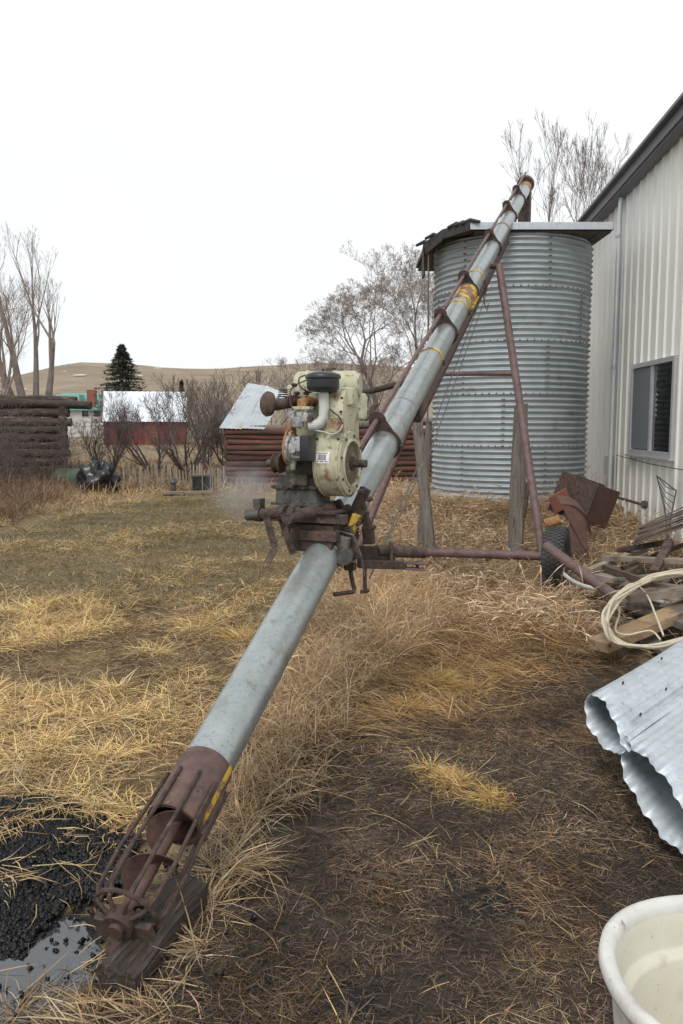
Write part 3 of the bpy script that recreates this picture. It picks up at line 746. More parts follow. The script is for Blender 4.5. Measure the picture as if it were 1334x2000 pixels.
    mb.tube([Rl.lerp(Tl, .60), Rr.lerp(Tr, .595)], .025, 12); mb.build('cross_brace', M['primer'], t, smooth=True)
    mb = MB(); mb.tube([Tl+(Tl-Tr)*.1, Tr+(Tr-Tl)*.05], .03, 10); mb.build('slide_pin', M['rustdark'], t, smooth=True)
    mb = MB(); mb.box(AX(tl, -.225), AD*.10, ASIDE*.06, AUP*.035); mb.build('slide_block', M['rustdark'], t, bevel=.004)
    for s in (1, -1):
        mb = MB(); p = Tr if s == 1 else Tl; mb.box(p-Z*.02, axd*.02, V((0, .03, 0)), Z*.05); mb.build('leg_cap', M['primer'], t, bevel=.003)
    # wheels
    for c in (Rr+axd*.13, Rl-axd*.2):
        cz = V((c.x, c.y, gz(c.x, c.y)+.335))
        w = thing_part('wheel', cz, t, axd)
    # winch cables
    for o_ in (0, .05):
        mb = MB(); mb.tube([AX(tl-.05, -.26, .02+o_), AX(tpy(760), -.52, .04+o_), AX(tpy(1040), -.30, .16)], .0045, 5); mb.build('winch_cable', M['steelcable'], t)
    mb = MB(); c0_ = AX(tl-.05, -.26, .03); mb.tube([c0_, c0_-Z*.12+ASIDE*.02, c0_-Z*.2+ASIDE*.05, c0_-Z*.11+ASIDE*.06], .006, 6); mb.build('hook', M['rustdark'], t)
    return t
def thing_part(name, c, t, axd):
    mb = MB(); R0, w = .335, .105
    prof = [(-w*.75, .20), (-w*.98, .25), (-w, .29), (-w*.86, R0-.018), (-w*.7, R0-.004), (0, R0), (w*.7, R0-.004), (w*.86, R0-.018), (w, .29), (w*.98, .25), (w*.75, .20)]
    mb.lathe(c, axd, prof, 40, cap=False); ty = mb.build('wheel', M['tyre'], t, smooth=True, angle=60)
    tr = MB(); a = Z; b = axd.cross(Z).normalized(); a = b.cross(axd)
    for k in range(48):
        th = 2*math.pi*k/48
        for row, (off, sh) in enumerate(((-.072, 0), (-.03, .5), (.012, 0), (.054, .5), (.085, 0))):
            th2 = th+sh*2*math.pi/48; d = a*math.cos(th2)+b*math.sin(th2); tn = -a*math.sin(th2)+b*math.cos(th2)
            tr.box(c+d*(R0-(.0 if abs(off) < .06 else .006))+axd*off, d*.006, tn*.014+axd*.004, axd*.015)
    o = tr.build('tread_blocks', M['tyre'], ty); o['kind'] = 'stuff'
    mb = MB(); mb.lathe(c, axd, [(-.08, .205), (-.06, .19), (-.02, .17), (-.02, .05), (-.07, .045), (-.07, 0)], 28, cap=False)
    mb.lathe(c, axd, [(.08, .205), (.06, .19), (.02, .17), (.02, .05), (.07, .045), (.07, 0)], 28, cap=False); mb.build('rim', M['rust'], ty, smooth=True)
    return ty
AUG = auger()

# engine mount and hitch hardware on the auger (photo-measured positions at the tube's depth)
def mount():
    t = AUG; DM = 4.35
    def part(name, mb, m='rust', **k): return mb.build(name, M[m], t, **k)
    q = tpy(1040)
    ex, ey = ENG_X, ENG_Y
    # platform plate and its channels
    c = P(610, 990, 4.45)
    mb = MB(); mb.box(c-Z*.012, ex*.20, ey*.17, Z*.007); part('engine_plate', mb, 'rustdark', bevel=.002)
    for o_ in (-.13, .12):
        mb = MB(); mb.box(c+ey*o_-Z*.045, ex*.25, ey*.022, Z*.024); part('mount_channel', mb, 'rust', bevel=.003)
    mb = MB(); mb.box(c-Z*.115+ex*.03-ey*.04, ex*.15, ey*.10, Z*.035); part('mount_box', mb, 'rustdark', bevel=.006)
    # belt guard / cross pipes in front
    mb = MB(); mb.tube([P(481, 1006, 4.22), P(585, 1000, 4.28)], .030, 14); part('cross_pipe', mb, 'rust', smooth=True)
    mb = MB(); mb.tube([P(478, 1006, 4.2), P(504, 1005, 4.2)], .024, 12); part('pipe_sleeve', mb, 'pan', smooth=True)
    mb = MB(); mb.tube([P(560, 1012, 4.1), P(600, 1002, 4.25), P(648, 992, 4.4)], .033, 14); part('cross_pipe', mb, 'rust', smooth=True)
    mb = MB(); mb.tube([P(562, 1008, 4.1), P(574, 985, 4.12)], .016, 10); part('pin', mb, 'rust', smooth=True)
    for x in (505, 552):
        mb = MB(); mb.lathe(P(x, 1003, 4.24), ex, [(-.018, .042), (.018, .042)], 14); part('collar', mb, 'rustdark')
    mb = MB(); mb.box(P(506, 990, 4.25), ex*.02, ey*.03, Z*.045); part('bracket_plate', mb, 'pan', bevel=.003)
    def flat(pts, w, th, name, m='rust'):
        mb = MB()
        for a, b in zip(pts[:-1], pts[1:]): mb.bar(a, b, w, th, up=ey)
        part(name, mb, m)
    flat([P(520, 1010, 4.2), P(537, 1070, 4.2), P(522, 1099, 4.18)], .036, .008, 'hanger_strap')
    flat([P(551, 1015, 4.25), P(562, 1050, 4.25), P(574, 1082, 4.25)], .040, .010, 'hanger_strap')
    for x in (580, 593): flat([P(x, 1005, 4.6), P(x, 1042, 4.6)], .016, .01, 'hanger_rod', 'rustdark')
    # saddle over the tube
    qs = tpy(1078); 
    mb = MB(); mb.box(P(617, 1046, 4.28), ex*.125, ey*.03, Z*.026); part('saddle_channel', mb, 'rust', bevel=.006)
    mb = MB(); mb.box(P(615, 1066, 4.30), ex*.105, ey*.03, Z*.028); part('saddle_channel', mb, 'rust', bevel=.006)
    mb = MB(); mb.box(P(577, 1052, 4.27), ex*.012, ey*.04, Z*.055); part('saddle_lug', mb, 'rustdark', bevel=.003)
    # clamp straps and side plates right of the tube
    for (x, y, D, hx, hz, rot, m_) in ((672, 1010, 4.45, .025, .10, .5, 'rustdark'), (700, 985, 4.5, .028, .10, -.45, 'rust'), (713, 1010, 4.5, .02, .075, .3, 'rustdark'), (668, 1075, 4.3, .03, .075, -.2, 'wood'), (688, 1060, 4.35, .022, .09, .35, 'rust'), (720, 1045, 4.5, .03, .05, .1, 'rustdark'), (690, 1025, 4.38, .02, .06, -.35, 'yellow')):
        zz = Z*math.cos(rot)-ex*math.sin(rot); xx = ex*math.cos(rot)+Z*math.sin(rot)
        mb = MB(); mb.box(P(x, y, D), xx*hx, ey*.022, zz*hz); part('clamp_plate', mb, m_, bevel=.005)
    for (x, y) in ((705, 960), (722, 975), (715, 1002), (700, 1022), (678, 990), (690, 1082), (665, 1100), (728, 1030)):
        mb = MB(); mb.lathe(P(x, y, 4.38), -ey, [(-.02, .015), (.02, .015), (.02, .008), (.035, .008)], 6); part('bolt', mb, 'rustdark')
    mb = MB(); mb.lathe(P(673, 1085, 4.3), -ey+ex*.3, [(-.05, .05), (.05, .045), (.05, .02)], 14); part('clamp_roller', mb, 'pan', smooth=True)
    # hitch beam with clevis
    mb = MB(); mb.bar(P(690, 1078, 4.55), P(770, 1082, 4.65), .05, .075); part('hitch_beam', mb, 'rustdark', bevel=.006)
    mb = MB(); mb.tube([P(735, 1076, 4.6), P(830, 1079, 4.75)], .034, 12); part('hitch_sleeve', mb, 'rust', smooth=True)
    mb = MB(); mb.bar(P(700, 1101, 4.5), P(792, 1104, 4.6), .05, .045); part('drawbar', mb, 'rustdark', bevel=.005)
    for dz in (.016, -.018):
        mb = MB(); mb.bar(P(785, 1103, 4.6)+Z*dz, P(829, 1106, 4.62)+Z*dz, .06, .012); part('clevis', mb, 'primer', bevel=.003)
    mb = MB(); mb.tube([P(815, 1096, 4.62), P(815, 1114, 4.62)], .010, 8); part('clevis_pin', mb, 'rust')
    mb = MB(); mb.box(P(764, 1076, 4.6), V((.008, 0, 0)), V((0, .045, 0)), Z*.055); part('hitch_band', mb, 'rust', bevel=.002)
    # crank handles
    mb = MB(); mb.tube([P(683, 1105, 4.4), P(687, 1130, 4.4), P(692, 1152, 4.38), P(690, 1156, 4.36), P(652, 1161, 4.3)], .012, 8); part('crank_handle', mb, 'rustdark', smooth=True)
    mb = MB(); mb.tube([P(712, 1100, 4.5), P(713, 1150, 4.5), P(718, 1154, 4.45), P(706, 1156, 4.4)], .011, 8); part('crank_handle', mb, 'rustdark', smooth=True)
    mb = MB(); mb.box(P(684, 1106, 4.4), ex*.028, ey*.025, Z*.02); part('crank_boss', mb, 'rustdark', bevel=.004)
    mb = MB(); mb.tube([P(655, 1035, 4.3), P(690, 1045, 4.28), P(705, 1085, 4.3), P(712, 1125, 4.35)], .005, 6); part('wire_tie', mb, 'steelcable')

ENG_X = V((.93, -.37, 0)).normalized(); ENG_Y = V((.37, .93, 0)).normalized()
mount()

# ------------------------------------------------------------------ engine
def engine():
    ex, ey = ENG_X, ENG_Y; DE = 4.35; k = DE/FPX            # metres per photo pixel
    base = P(612, 986, 4.45)
    t = thing('engine', base, 'cream petrol engine with black round air cleaner bolted on the auger', 'engine')
    def B(px, py, off=0.0): return P(px, py, DE+off)
    def part(name, mb, m, parent=None, **kw): return mb.build(name, M[m], parent or t, **kw)
    # oil pan with flared flange and ribs
    c = B(592, 962, .08)
    mb = MB()
    secs = [(-.060, .150, .125), (-.046, .150, .125), (-.044, .128, .105), (.02, .122, .10), (.028, .138, .11), (.046, .138, .11), (.05, .115, .095), (.10, .11, .09)]
    def loft(mb, c, secs, dx=None):
        b = len(mb.v)
        for (z, hx, hy) in secs:
            r = min(hx, hy)*.28
            for (sx, sy) in ((1, 1), (-1, 1), (-1, -1), (1, -1)):
                for a in ((0, .5, 1) if sx*sy > 0 else (1, .5, 0)):
                    th = a*math.pi/2
                    mb.v.append(c+Z*z+ex*(sx*(hx-r+r*math.cos(th)))+ey*(sy*(hy-r+r*math.sin(th))))
        n = 12
        for i in range(len(secs)-1):
            for q in range(n): mb.f.append((b+i*n+q, b+i*n+(q+1) % n, b+(i+1)*n+(q+1) % n, b+(i+1)*n+q))
        mb.f.append(tuple(b+q for q in range(n))[::-1]); mb.f.append(tuple(b+(len(secs)-1)*n+q for q in range(n)))
    loft(mb, c, secs); part('oil_pan', mb, 'pan', smooth=True, angle=30)
    for i in range(5):
        mb = MB(); mb.lathe(c+ex*(-.12+.06*i)-ey*.117+Z*.036, -ey, [(0, .009), (.012, .009)], 6); part('bolt', mb, 'rustdark')
    # crankcase
    mb = MB(); loft(mb, B(602, 905, .06), [(-.12, .105, .095), (-.05, .10, .09), (0, .098, .088), (.10, .09, .085), (.12, .08, .075)]); part('crankcase', mb, 'grease', smooth=True, angle=35)
    mb = MB(); mb.box(B(585, 937, -.05), ex*.05, ey*.02, Z*.03); part('inspection_cover', mb, 'grease', bevel=.006)
    # cylinder bank with fins
    cc = B(612, 812, .10)
    mb = MB(); loft(mb, cc, [(-.12, .08, .08), (.12, .08, .08)]); part('cylinder_block', mb, 'cream', smooth=True, angle=35)
    for i in range(7):
        mb = MB(); loft(mb, B(565, 775, .1)+Z*(-.035+i*.012), [(-.002, .05, .05), (.002, .05, .05)]); part('cooling_fin', mb, 'rustdark')
    # head cover above
    mb = MB(); mb.box(B(590, 765, .08), ex*.065, ey*.06, Z*.035); part('cylinder_head', mb, 'cream', bevel=.012, smooth=True)
    # flywheel housing: drum with its axis along ex
    fc = B(686, 905, -.02); R0 = .176
    mb = MB(); mb.lathe(fc, ex, [(-.155, R0-.03), (-.15, R0-.006), (-.14, R0), (-.012, R0), (0, R0-.010), (.002, .128), (.010, .126), (.012, .118), (-.006, .115)], 48, cap=False)
    fh = part('flywheel_housing', mb, 'cream', smooth=True)
    mb = MB(); mb.lathe(fc, ex, [(-.153, R0-.03), (-.153, 0)], 32, cap=False); part('back_plate', mb, 'grease', fh)
    mb = MB(); mb.lathe(fc, ex, [(-.010, .116), (-.006, .116), (0, .05), (.0, .0)], 36, cap=False); sc = part('screen', mb, 'screen', fh, smooth=True)
    # radial wires of the screen
    up = Z; sd = ey
    mb = MB()
    for i in range(36):
        a = 2*math.pi*i/36; d = up*math.cos(a)+sd*math.sin(a)
        mb.tube([fc+d*.04+ex*.004, fc+d*.115-ex*.003], .0016, 4)
    for r in (.05, .065, .08, .095, .108):
        mb.tube([fc+(up*math.cos(a)+sd*math.sin(a))*r+ex*.002 for a in np.linspace(0, 6.29, 33)], .0016, 4)
    part('screen_wires', mb, 'wirecream', fh)
    mb = MB(); mb.tube([fc-ex*.01, fc+ex*.085], .021, 16); part('crank_stub', mb, 'rust', fh, smooth=True)
    mb = MB(); mb.lathe(fc, ex, [(0, .04), (.014, .036), (.014, 0)], 18, cap=False); part('hub', mb, 'rustdark', fh, smooth=True)
    for i in range(8):
        a = 2*math.pi*(i+.3)/8; d = up*math.cos(a)+sd*math.sin(a); mb = MB(); mb.lathe(fc+d*.147, ex, [(-.005, .008), (.006, .008)], 6); part('bolt', mb, 'rustdark', fh)
    # air duct rising from the drum to the heads
    mb = MB(); hw = .068
    prof = []  # outline in the (ey, z) plane, extruded along ex
    dc = fc-ex*.075
    out = [(-.172, .02), (-.150, .11), (-.115, .17), (-.10, .26), (-.095, .33), (-.06, .375), (.0, .40), (.09, .40), (.13, .36), (.14, .2), (.15, .1)]
    poly = [dc-ex*hw+ey*y_+Z*z_ for y_, z_ in out]
    mb.prism(poly, ex*(2*hw)); sh = part('air_shroud', mb, 'cream', smooth=True, bevel=.012, angle=50)
    # bright bent deflector at the top corner
    mb = MB(); mb.box(B(682, 775, -.06), ex*.035, ey*.035, Z*.045); part('deflector', mb, 'cream', sh, bevel=.014, smooth=True)
    # seams, screws and a rusty access plate on the duct
    for (y_, z0_, z1_) in ((-.118, .15, .33),):
        mb = MB(); mb.box(dc+ey*(y_+.012)+Z*((z0_+z1_)/2), ex*(hw+.004), ey*.004, Z*.004); part('seam', mb, 'cream', sh)
    for zz in (.13, .20, .27, .34):
        for sx in (-.85, .85):
            mb = MB(); mb.lathe(dc+ex*(hw*sx)+ey*(-.125+.05*(zz-.13)/.2)+Z*zz, -ey, [(0, .007), (.022, .006)], 6); part('screw', mb, 'rustdark', sh)
    mb = MB(); mb.box(B(655, 832, -.185), ex*.045, ey*.006, Z*.035); part('access_plate', mb, 'rustcream', sh, bevel=.003)
    for zz in (.21, .29, .36):
        mb = MB(); mb.lathe(dc+ex*hw+ey*-.03+Z*zz, ex, [(0, .005), (.005, .004)], 6); part('screw', mb, 'cream', sh)
    mb = MB(); mb.box(dc+ex*(hw+.002)+ey*.03+Z*.30, ex*.003, ey*.06, Z*.004); part('seam', mb, 'cream', sh)
    mb = MB(); mb.lathe(fc, ex, [(-.135, R0+.001), (-.134, R0+.006), (-.126, R0+.006), (-.125, R0+.001)], 48, cap=False); part('rim_bead', mb, 'cream', fh, smooth=True)
    mb = MB(); mb.lathe(fc, ex, [(-.02, R0+.001), (-.019, R0+.005), (-.009, R0+.005), (-.008, R0+.001)], 48, cap=False); part('rim_bead', mb, 'cream', fh, smooth=True)
    # upper hood over the cylinders
    mb = MB(); mb.box(B(605, 775, .14), ex*.10, ey*.08, Z*.05); part('cylinder_hood', mb, 'cream', bevel=.02, smooth=True)
    # sticker with barcode on the drum's rim, facing forward
    def rim(axoff, ang, r=R0+.0015):
        return fc+ex*axoff+(up*math.cos(ang)+(-sd)*math.sin(ang))*r
    def patch(a0, a1, t0, t1, r, name, m, parent):
        mb = MB(); n = 6
        for i in range(n+1):
            a = a0+(a1-a0)*i/n; mb.v += [rim(t0, a, r), rim(t1, a, r)]
        for i in range(n): mb.f.append((2*i, 2*i+1, 2*i+3, 2*i+2))
        return part(name, mb, m, parent)
    a_c = math.radians(78)
    st = patch(a_c-.17, a_c+.17, -.135, -.055, R0+.0015, 'sticker', 'white', fh)
    mb = MB(); x = -.118; r = R0+.0025
    random.seed(3)
    while x < -.072:
        w = random.choice((.0014, .0022, .003)); b = len(mb.v)
        mb.v += [rim(x, a_c-.085, r), rim(x+w, a_c-.085, r), rim(x+w, a_c+.085, r), rim(x, a_c+.085, r)]; mb.f.append((b, b+1, b+2, b+3)); x += w+random.choice((.0012, .002))
    for (aa, x0, x1) in ((-.125, -.125, -.065), (.12, -.128, -.112), (.12, -.105, -.085), (.12, -.078, -.062)):
        b = len(mb.v); mb.v += [rim(x0, a_c+aa-.012, r), rim(x1, a_c+aa-.012, r), rim(x1, a_c+aa+.012, r), rim(x0, a_c+aa+.012, r)]; mb.f.append((b, b+1, b+2, b+3))
    part('barcode', mb, 'ink', fh)
    # fuel tank lying across the top at the back
    ta, tb = B(588, 752, .22), B(694, 752, .16)
    axd = (tb-ta).normalized(); L = (tb-ta).length
    mb = MB(); mb.lathe(ta, axd, [(-.03, .02), (-.03, .06), (-.015, .075), (L+.0, .078), (L+.03, .062), (L+.034, .02)], 32); tk = part('fuel_tank', mb, 'cream', smooth=True, angle=50)
    for f in (.14, .62):
        mb = MB(); mb.lathe(ta+axd*(L*f), axd, [(-.009, .080), (.009, .080)], 32); part('strap', mb, 'cream', tk, smooth=True)
    mb = MB(); mb.lathe(ta+axd*(L*.55)+Z*.070, Z, [(0, .028), (.022, .028), (.026, .02)], 18); part('filler_cap', mb, 'rust', tk, smooth=True)
    mb = MB(); mb.box(B(585, 768, .2), ex*.04, ey*.06, Z*.04); part('tank_bracket', mb, 'cream', tk, bevel=.01)
    # right-hand lower tank/canister behind the duct
    mb = MB(); mb.lathe(B(697, 800, .22), Z, [(-.06, .04), (-.05, .055), (.07, .06), (.09, .045)], 20); part('canister', mb, 'cream', smooth=True)
    # air cleaner
    ac = B(631, 764, -.12)
    mb = MB(); mb.lathe(ac, Z, [(-.006, .03), (0, .070), (.012, .082), (.02, .084), (.065, .084), (.066, .09)], 36, cap=False); an = part('air_cleaner', mb, 'black', smooth=True)
    mb = MB(); mb.lathe(ac, Z, [(.062, .088), (.066, .093), (.076, .093), (.086, .086), (.098, .055), (.102, .01)], 36); part('lid', mb, 'black', an, smooth=True)
    mb = MB(); mb.lathe(ac+Z*.10, Z, [(0, .008), (.014, .008), (.016, .004)], 8); part('wing_nut', mb, 'black', an)
    # intake elbow
    mb = MB(); mb.tube([B(632, 768, -.12), B(633, 795, -.12), B(632, 815, -.12), B(626, 826, -.12), B(616, 831, -.12), B(602, 832, -.12)], [.027, .027, .027, .029, .029, .027], 18); part('intake_pipe', mb, 'creamgrey', smooth=True)
    # carburettor
    mb = MB(); mb.box(B(591, 815, -.11), ex*.045, ey*.035, Z*.026); cb = part('carburettor', mb, 'alu', bevel=.010, smooth=True)
    mb = MB(); mb.lathe(B(582, 825, -.12), Z, [(-.028, .018), (-.022, .03), (.03, .032)], 18); part('float_bowl', mb, 'alu', cb, smooth=True)
    mb = MB(); mb.lathe(B(606, 818, -.14), -ey, [(-.02, .012), (.02, .014)], 10); part('choke_boss', mb, 'rust', cb)
    mb = MB(); mb.box(B(592, 797, -.10), ex*.048, ey*.03, Z*.008); part('carb_flange', mb, 'cream', cb, bevel=.003)
    mb = MB(); mb.lathe(B(570, 810, -.13), -ey, [(-.015, .02), (.012, .02), (.012, .01)], 12); part('throttle_lever', mb, 'alu', cb)
    for (x, y) in ((575, 803), (590, 806), (600, 803), (608, 808), (586, 835)):
        mb = MB(); mb.lathe(B(x, y, -.15), -ey, [(-.01, .006), (.012, .006)], 6); part('screw', mb, 'alu', cb)
    # rusty manifold above the carb
    mb = MB(); mb.tube([B(589, 798, -.06), B(590, 787, -.06), B(600, 783, -.03), B(615, 786, 0)], [.026, .03, .028, .024], 14); part('manifold', mb, 'rustorange', smooth=True)
    # muffler: threaded nipple, elbow and dished cap
    mb = MB(); mb.tube([B(582, 783, .02), B(560, 786, -.03)], .029, 16); ms = part('exhaust_nipple', mb, 'rustdark', smooth=True)
    for i in range(4):
        mb = MB(); mb.lathe(B(578-i*4, 783.5+i*.5, .0-.01*i), ex, [(-.003, .034), (.003, .034)], 16); part('thread', mb, 'rustdark', ms)
    mb = MB(); mb.tube([B(563, 788, -.02), B(548, 790, -.05), B(535, 791, -.07), B(526, 790, -.09)], [.024, .029, .030, .022], 16); mf = part('exhaust_elbow', mb, 'rust', smooth=True)
    d = (-ex*.55-ey*.8+Z*.05).normalized()
    mc = B(524, 789, -.10)
    mb = MB(); mb.lathe(mc, d, [(-.02, .02), (-.012, .062), (.006, .066), (.016, .060), (.030, .040), (.036, .0)], 28, cap=False); part('muffler_cap', mb, 'rust', mf, smooth=True)
    # magneto with timing cover and pulley on the left
    gc = B(562, 885, -.06)
    mb = MB(); 
    out = []
    for i in range(20):
        a = 2*math.pi*i/20; rz = .098 if math.sin(a) > 0 else .085; out.append(gc+ey*(.075*math.cos(a))+Z*(rz*math.sin(a)+.02))
    mb.prism(out, ex*.035); gcov = part('gear_cover', mb, 'rustorange', bevel=.008, smooth=True)
    mb = MB(); mb.box(B(567, 845, -.02), ex*.022, ey*.03, Z*.045); part('cover_neck', mb, 'rustorange', gcov, bevel=.01)
    mg = B(584, 878, -.13)
    mb = MB(); mb.lathe(mg-ex*.05, ex, [(-.005, .03), (0, .075), (.015, .078), (.02, .062), (.075, .058), (.078, .05)], 30); mo = part('magneto', mb, 'alu', smooth=True)
    mb = MB(); mb.box(mg+ex*.018-ey*.02+Z*.012, ex*.035, ey*.045, Z*.055); part('magneto_body', mb, 'alu', mo, bevel=.012, smooth=True)
    mb = MB(); mb.box(mg+ex*.060-ey*.025+Z*.008, ex*.026, ey*.05, Z*.065); part('distributor_cap', mb, 'black', mo, bevel=.012, smooth=True)
    mb = MB(); mb.box(mg+ex*.016-ey*.066-Z*.018, ex*.018, ey*.002, Z*.012); part('name_plate', mb, 'ink', mo)
    mb = MB(); mb.lathe(mg-ex*.005-ey*.06+Z*.0, -ey, [(0, .02), (.015, .018), (.016, .008)], 14); part('impulse_boss', mb, 'alu', mo, smooth=True)
    mb = MB(); mb.lathe(mg-ex*.03-Z*.075-ey*.01, Z, [(-.03, .012), (.02, .02)], 10); part('mount_foot', mb, 'alu', mo, smooth=True)
    pc = B(548, 905, -.03)
    mb = MB(); mb.lathe(pc, -ex, [(-.01, .05), (.004, .052), (.012, .040), (.02, .040), (.03, .052), (.036, .05), (.036, 0)], 24); pl = part('pulley', mb, 'rustdark', smooth=True)
    mb = MB(); mb.tube([pc-ex*.02, pc-ex*.075], .020, 14); part('shaft_end', mb, 'pan', pl, smooth=True)
    # plug leads and fuel line
    def wire(pts, r=.0045, m='cable'):
        # smooth through points
        P_ = [V(p) for p in pts]; out = []
        for i in range(len(P_)-1):
            p0, p1, p2, p3 = P_[max(i-1, 0)], P_[i], P_[i+1], P_[min(i+2, len(P_)-1)]
            for s in range(6):
                u = s/6; out.append(.5*((2*p1)+(p2-p0)*u+(2*p0-5*p1+4*p2-p3)*u*u+(3*p1-p0-3*p2+p3)*u**3))
        out.append(P_[-1]); mb = MB(); mb.tube(out, r, 6); part('wire', mb, m, smooth=True)
    wire([B(596, 733, .10), B(585, 738, -.02), B(584, 750, -.06), B(592, 760, -.08), B(607, 767, -.06)])
    wire([B(646, 800, -.10), B(660, 812, -.22), B(669, 826, -.24), B(664, 840, -.24), B(650, 848, -.22), B(630, 843, -.15), B(610, 840, -.12)], .004, 'creamgrey')
    wire([B(645, 800, -.14), B(663, 815, -.24), B(669, 828, -.25)], .0042)
    wire([B(614, 850, -.15), B(618, 842, -.12), B(622, 838, -.05)], .005)
    wire([B(575, 822, -.16), B(566, 838, -.16), B(560, 850, -.12), B(563, 872, -.10)], .0035, 'steelcable')
    wire([B(600, 742, .12), B(572, 756, .02), B(566, 780, -.06), B(572, 800, -.12)], .004, 'rust')
    wire([B(628, 900, -.12), B(634, 880, -.12), B(636, 862, -.10)], .006, 'steelcable')
    for (x, y) in ((580, 768), (598, 768), (575, 752), (612, 790), (640, 842), (618, 905), (632, 925), (606, 930), (575, 948), (560, 955)):
        mb = MB(); mb.lathe(B(x, y, -.045), -ey, [(-.02, .010), (.016, .010), (.018, .006), (.03, .006)], 6); part('stud', mb, 'rustdark')
    return t
engine()

# ------------------------------------------------------------------ foot: timber, coal, puddle
def foot():
    a, b = at_z(228, 1893, .07), at_z(372, 1722, .10)
    d = (b-a).normalized(); sd = d.cross(Z).normalized()
    M['foottimber'] = mat('soaked_timber', (.016, .012, .010), (.075, .055, .045), 9, .55, 0, 1.0, 14, c3=(.14, .105, .085), s3=7, t3=.60, w3=.05, c4=(.01, .008, .007), s4=16, t4=.58, stretch=(.55, 6, 6), rotz=math.atan2(d.y, d.x))
    mb = MB(); n = 16; K = 14
    for i in range(n+1):
        p = a.lerp(b, i/n); p = V((p.x, p.y, 0))
        zb = gz(p.x, p.y)-.04
        w, h = .066, .125
        ring = [(-w, 0), (-w*1.02, h*.5), (-w, h*.93), (-w*.8, h), (-w*.55, h*.97), (-w*.3, h*1.01), (-w*.1, h*.97), (w*.15, h*1.0), (w*.35, h*.96), (w*.6, h*1.01), (w*.85, h*.98), (w, h*.9), (w*1.02, h*.45), (w, 0)]
        end = i in (0, n)
        for q, (s_, z_) in enumerate(ring): mb.v.append(p+sd*(s_+.003*math.sin(i*.9+q*1.7)+random.uniform(-.0015, .0015))+Z*(zb+z_+.02+.004*math.sin(i*.5+q*2.1))+d*(random.uniform(-.02, .02) if end else 0))
    for i in range(n):
        for k in range(K):
            k2 = (k+1) % K; mb.f.append((i*K+k, i*K+k2, (i+1)*K+k2, (i+1)*K+k))
    mb.f.append(tuple(range(K))); mb.f.append(tuple(n*K+k for k in range(K))[::-1])
    tag(mb.build('timber_block', M['foottimber'], smooth=True, angle=30), 'dark wet timber block lying under the foot of the auger', 'timber')
    c = G(292, 1893)
    mb = MB(); mb.lathe(c-Z*.01, Z, [(0, .02), (.015, .032), (.035, .026), (.045, .008)], 9); o = mb.build('stone', M['stone'], smooth=True); tag(o, 'small tan stone on the mud beside the timber block', 'stone')
    # coal lumps
    lo, hi = Z_COAL.min(0), Z_COAL.max(0)
    n = 60000; x = rng.uniform(lo[0], hi[0], n); y = rng.uniform(lo[1], hi[1], n)
    k = inside(Z_COAL, x+.34*vnoise(x, y, 4.2, 71)+.12*vnoise(x, y, 13, 75), y+.34*vnoise(x, y, 4.2, 72)+.12*vnoise(x, y, 13, 76), .03) & (x > -2.6); x, y = x[k], y[k]; n = min(len(x), 21000); x, y = x[:n], y[:n]
    # extra stray lumps
    sx = rng.normal(-1.1, .35, 500); sy = rng.normal(2.8, .3, 500); x = np.concatenate([x, sx]); y = np.concatenate([y, sy]); n = len(x)
    s = rng.gamma(2.2, .0021, n)+.0038; s = np.clip(s, .004, .016)
    z = ground(x, y)+s*.35+np.maximum(0, .02*(vnoise(x, y, 6, 31)+.5))+.004
    ang = rng.uniform(0, 6.28, (n, 3))
    base = np.array([[1, 0, 0], [-1, 0, 0], [0, 1, 0], [0, -1, 0], [0, 0, 1], [0, 0, -1]], float)
    # chunky octahedra with squared tops
    ico = np.array([[1, .1, .3], [-.9, .3, .2], [.1, 1, -.1], [-.2, -1, .15], [.4, -.3, .9], [-.4, .35, .85], [.3, .2, -1], [-.3, -.3, -.9]])
    fa = np.array([[4, 0, 2], [4, 2, 5], [5, 2, 1], [5, 1, 3], [4, 5, 3], [4, 3, 0], [0, 6, 2], [2, 6, 1], [6, 7, 1], [1, 7, 3], [7, 0, 3], [6, 0, 7]])
    jit = ico[None]+rng.normal(0, .22, (n, 8, 3))
    ca, sa = np.cos(ang), np.sin(ang)
    x1 = jit[..., 0]*ca[:, :1]-jit[..., 1]*sa[:, :1]; y1 = jit[..., 0]*sa[:, :1]+jit[..., 1]*ca[:, :1]; z1 = jit[..., 2]
    y2 = y1*ca[:, 1:2]-z1*sa[:, 1:2]; z2 = y1*sa[:, 1:2]+z1*ca[:, 1:2]
    v = np.stack([x1, y2, z2], -1)*s[:, None, None]+np.stack([x, y, z], -1)[:, None]
    f = (fa[None]+(np.arange(n)*8)[:, None, None]).reshape(-1, 3)
    tag(np_mesh('coal_heap', v.reshape(-1, 3), f, M['coal'], org=(-1, 2.8, 0)), 'spilled heap of small black coal lumps left of the auger foot', 'coal', kind='stuff')
    # puddle: a level sheet, its shore drawn by the uneven soil
    xs = np.linspace(-1.9, -.3, 60); ys = np.linspace(1.95, 2.95, 40); X, Y = np.meshgrid(xs, ys); zg = ground(X, Y)
    pin = inside(Z_PUD, X.ravel(), Y.ravel()).reshape(X.shape); zp = float(np.quantile(zg[pin], .85))
    pts = [V((-1.02+.62*math.cos(a)*(1+.12*math.sin(3*a)), 2.43+.34*math.sin(a)*(1+.1*math.sin(5*a)), zp)) for a in np.linspace(0, 2*math.pi, 60, endpoint=False)]
    mb = MB(); mb.v = pts; mb.f = [tuple(range(len(pts)))]
    o = mb.build('puddle', M['water'], origin=(-1.02, 2.43, zp)); tag(o, kind='structure')
foot()

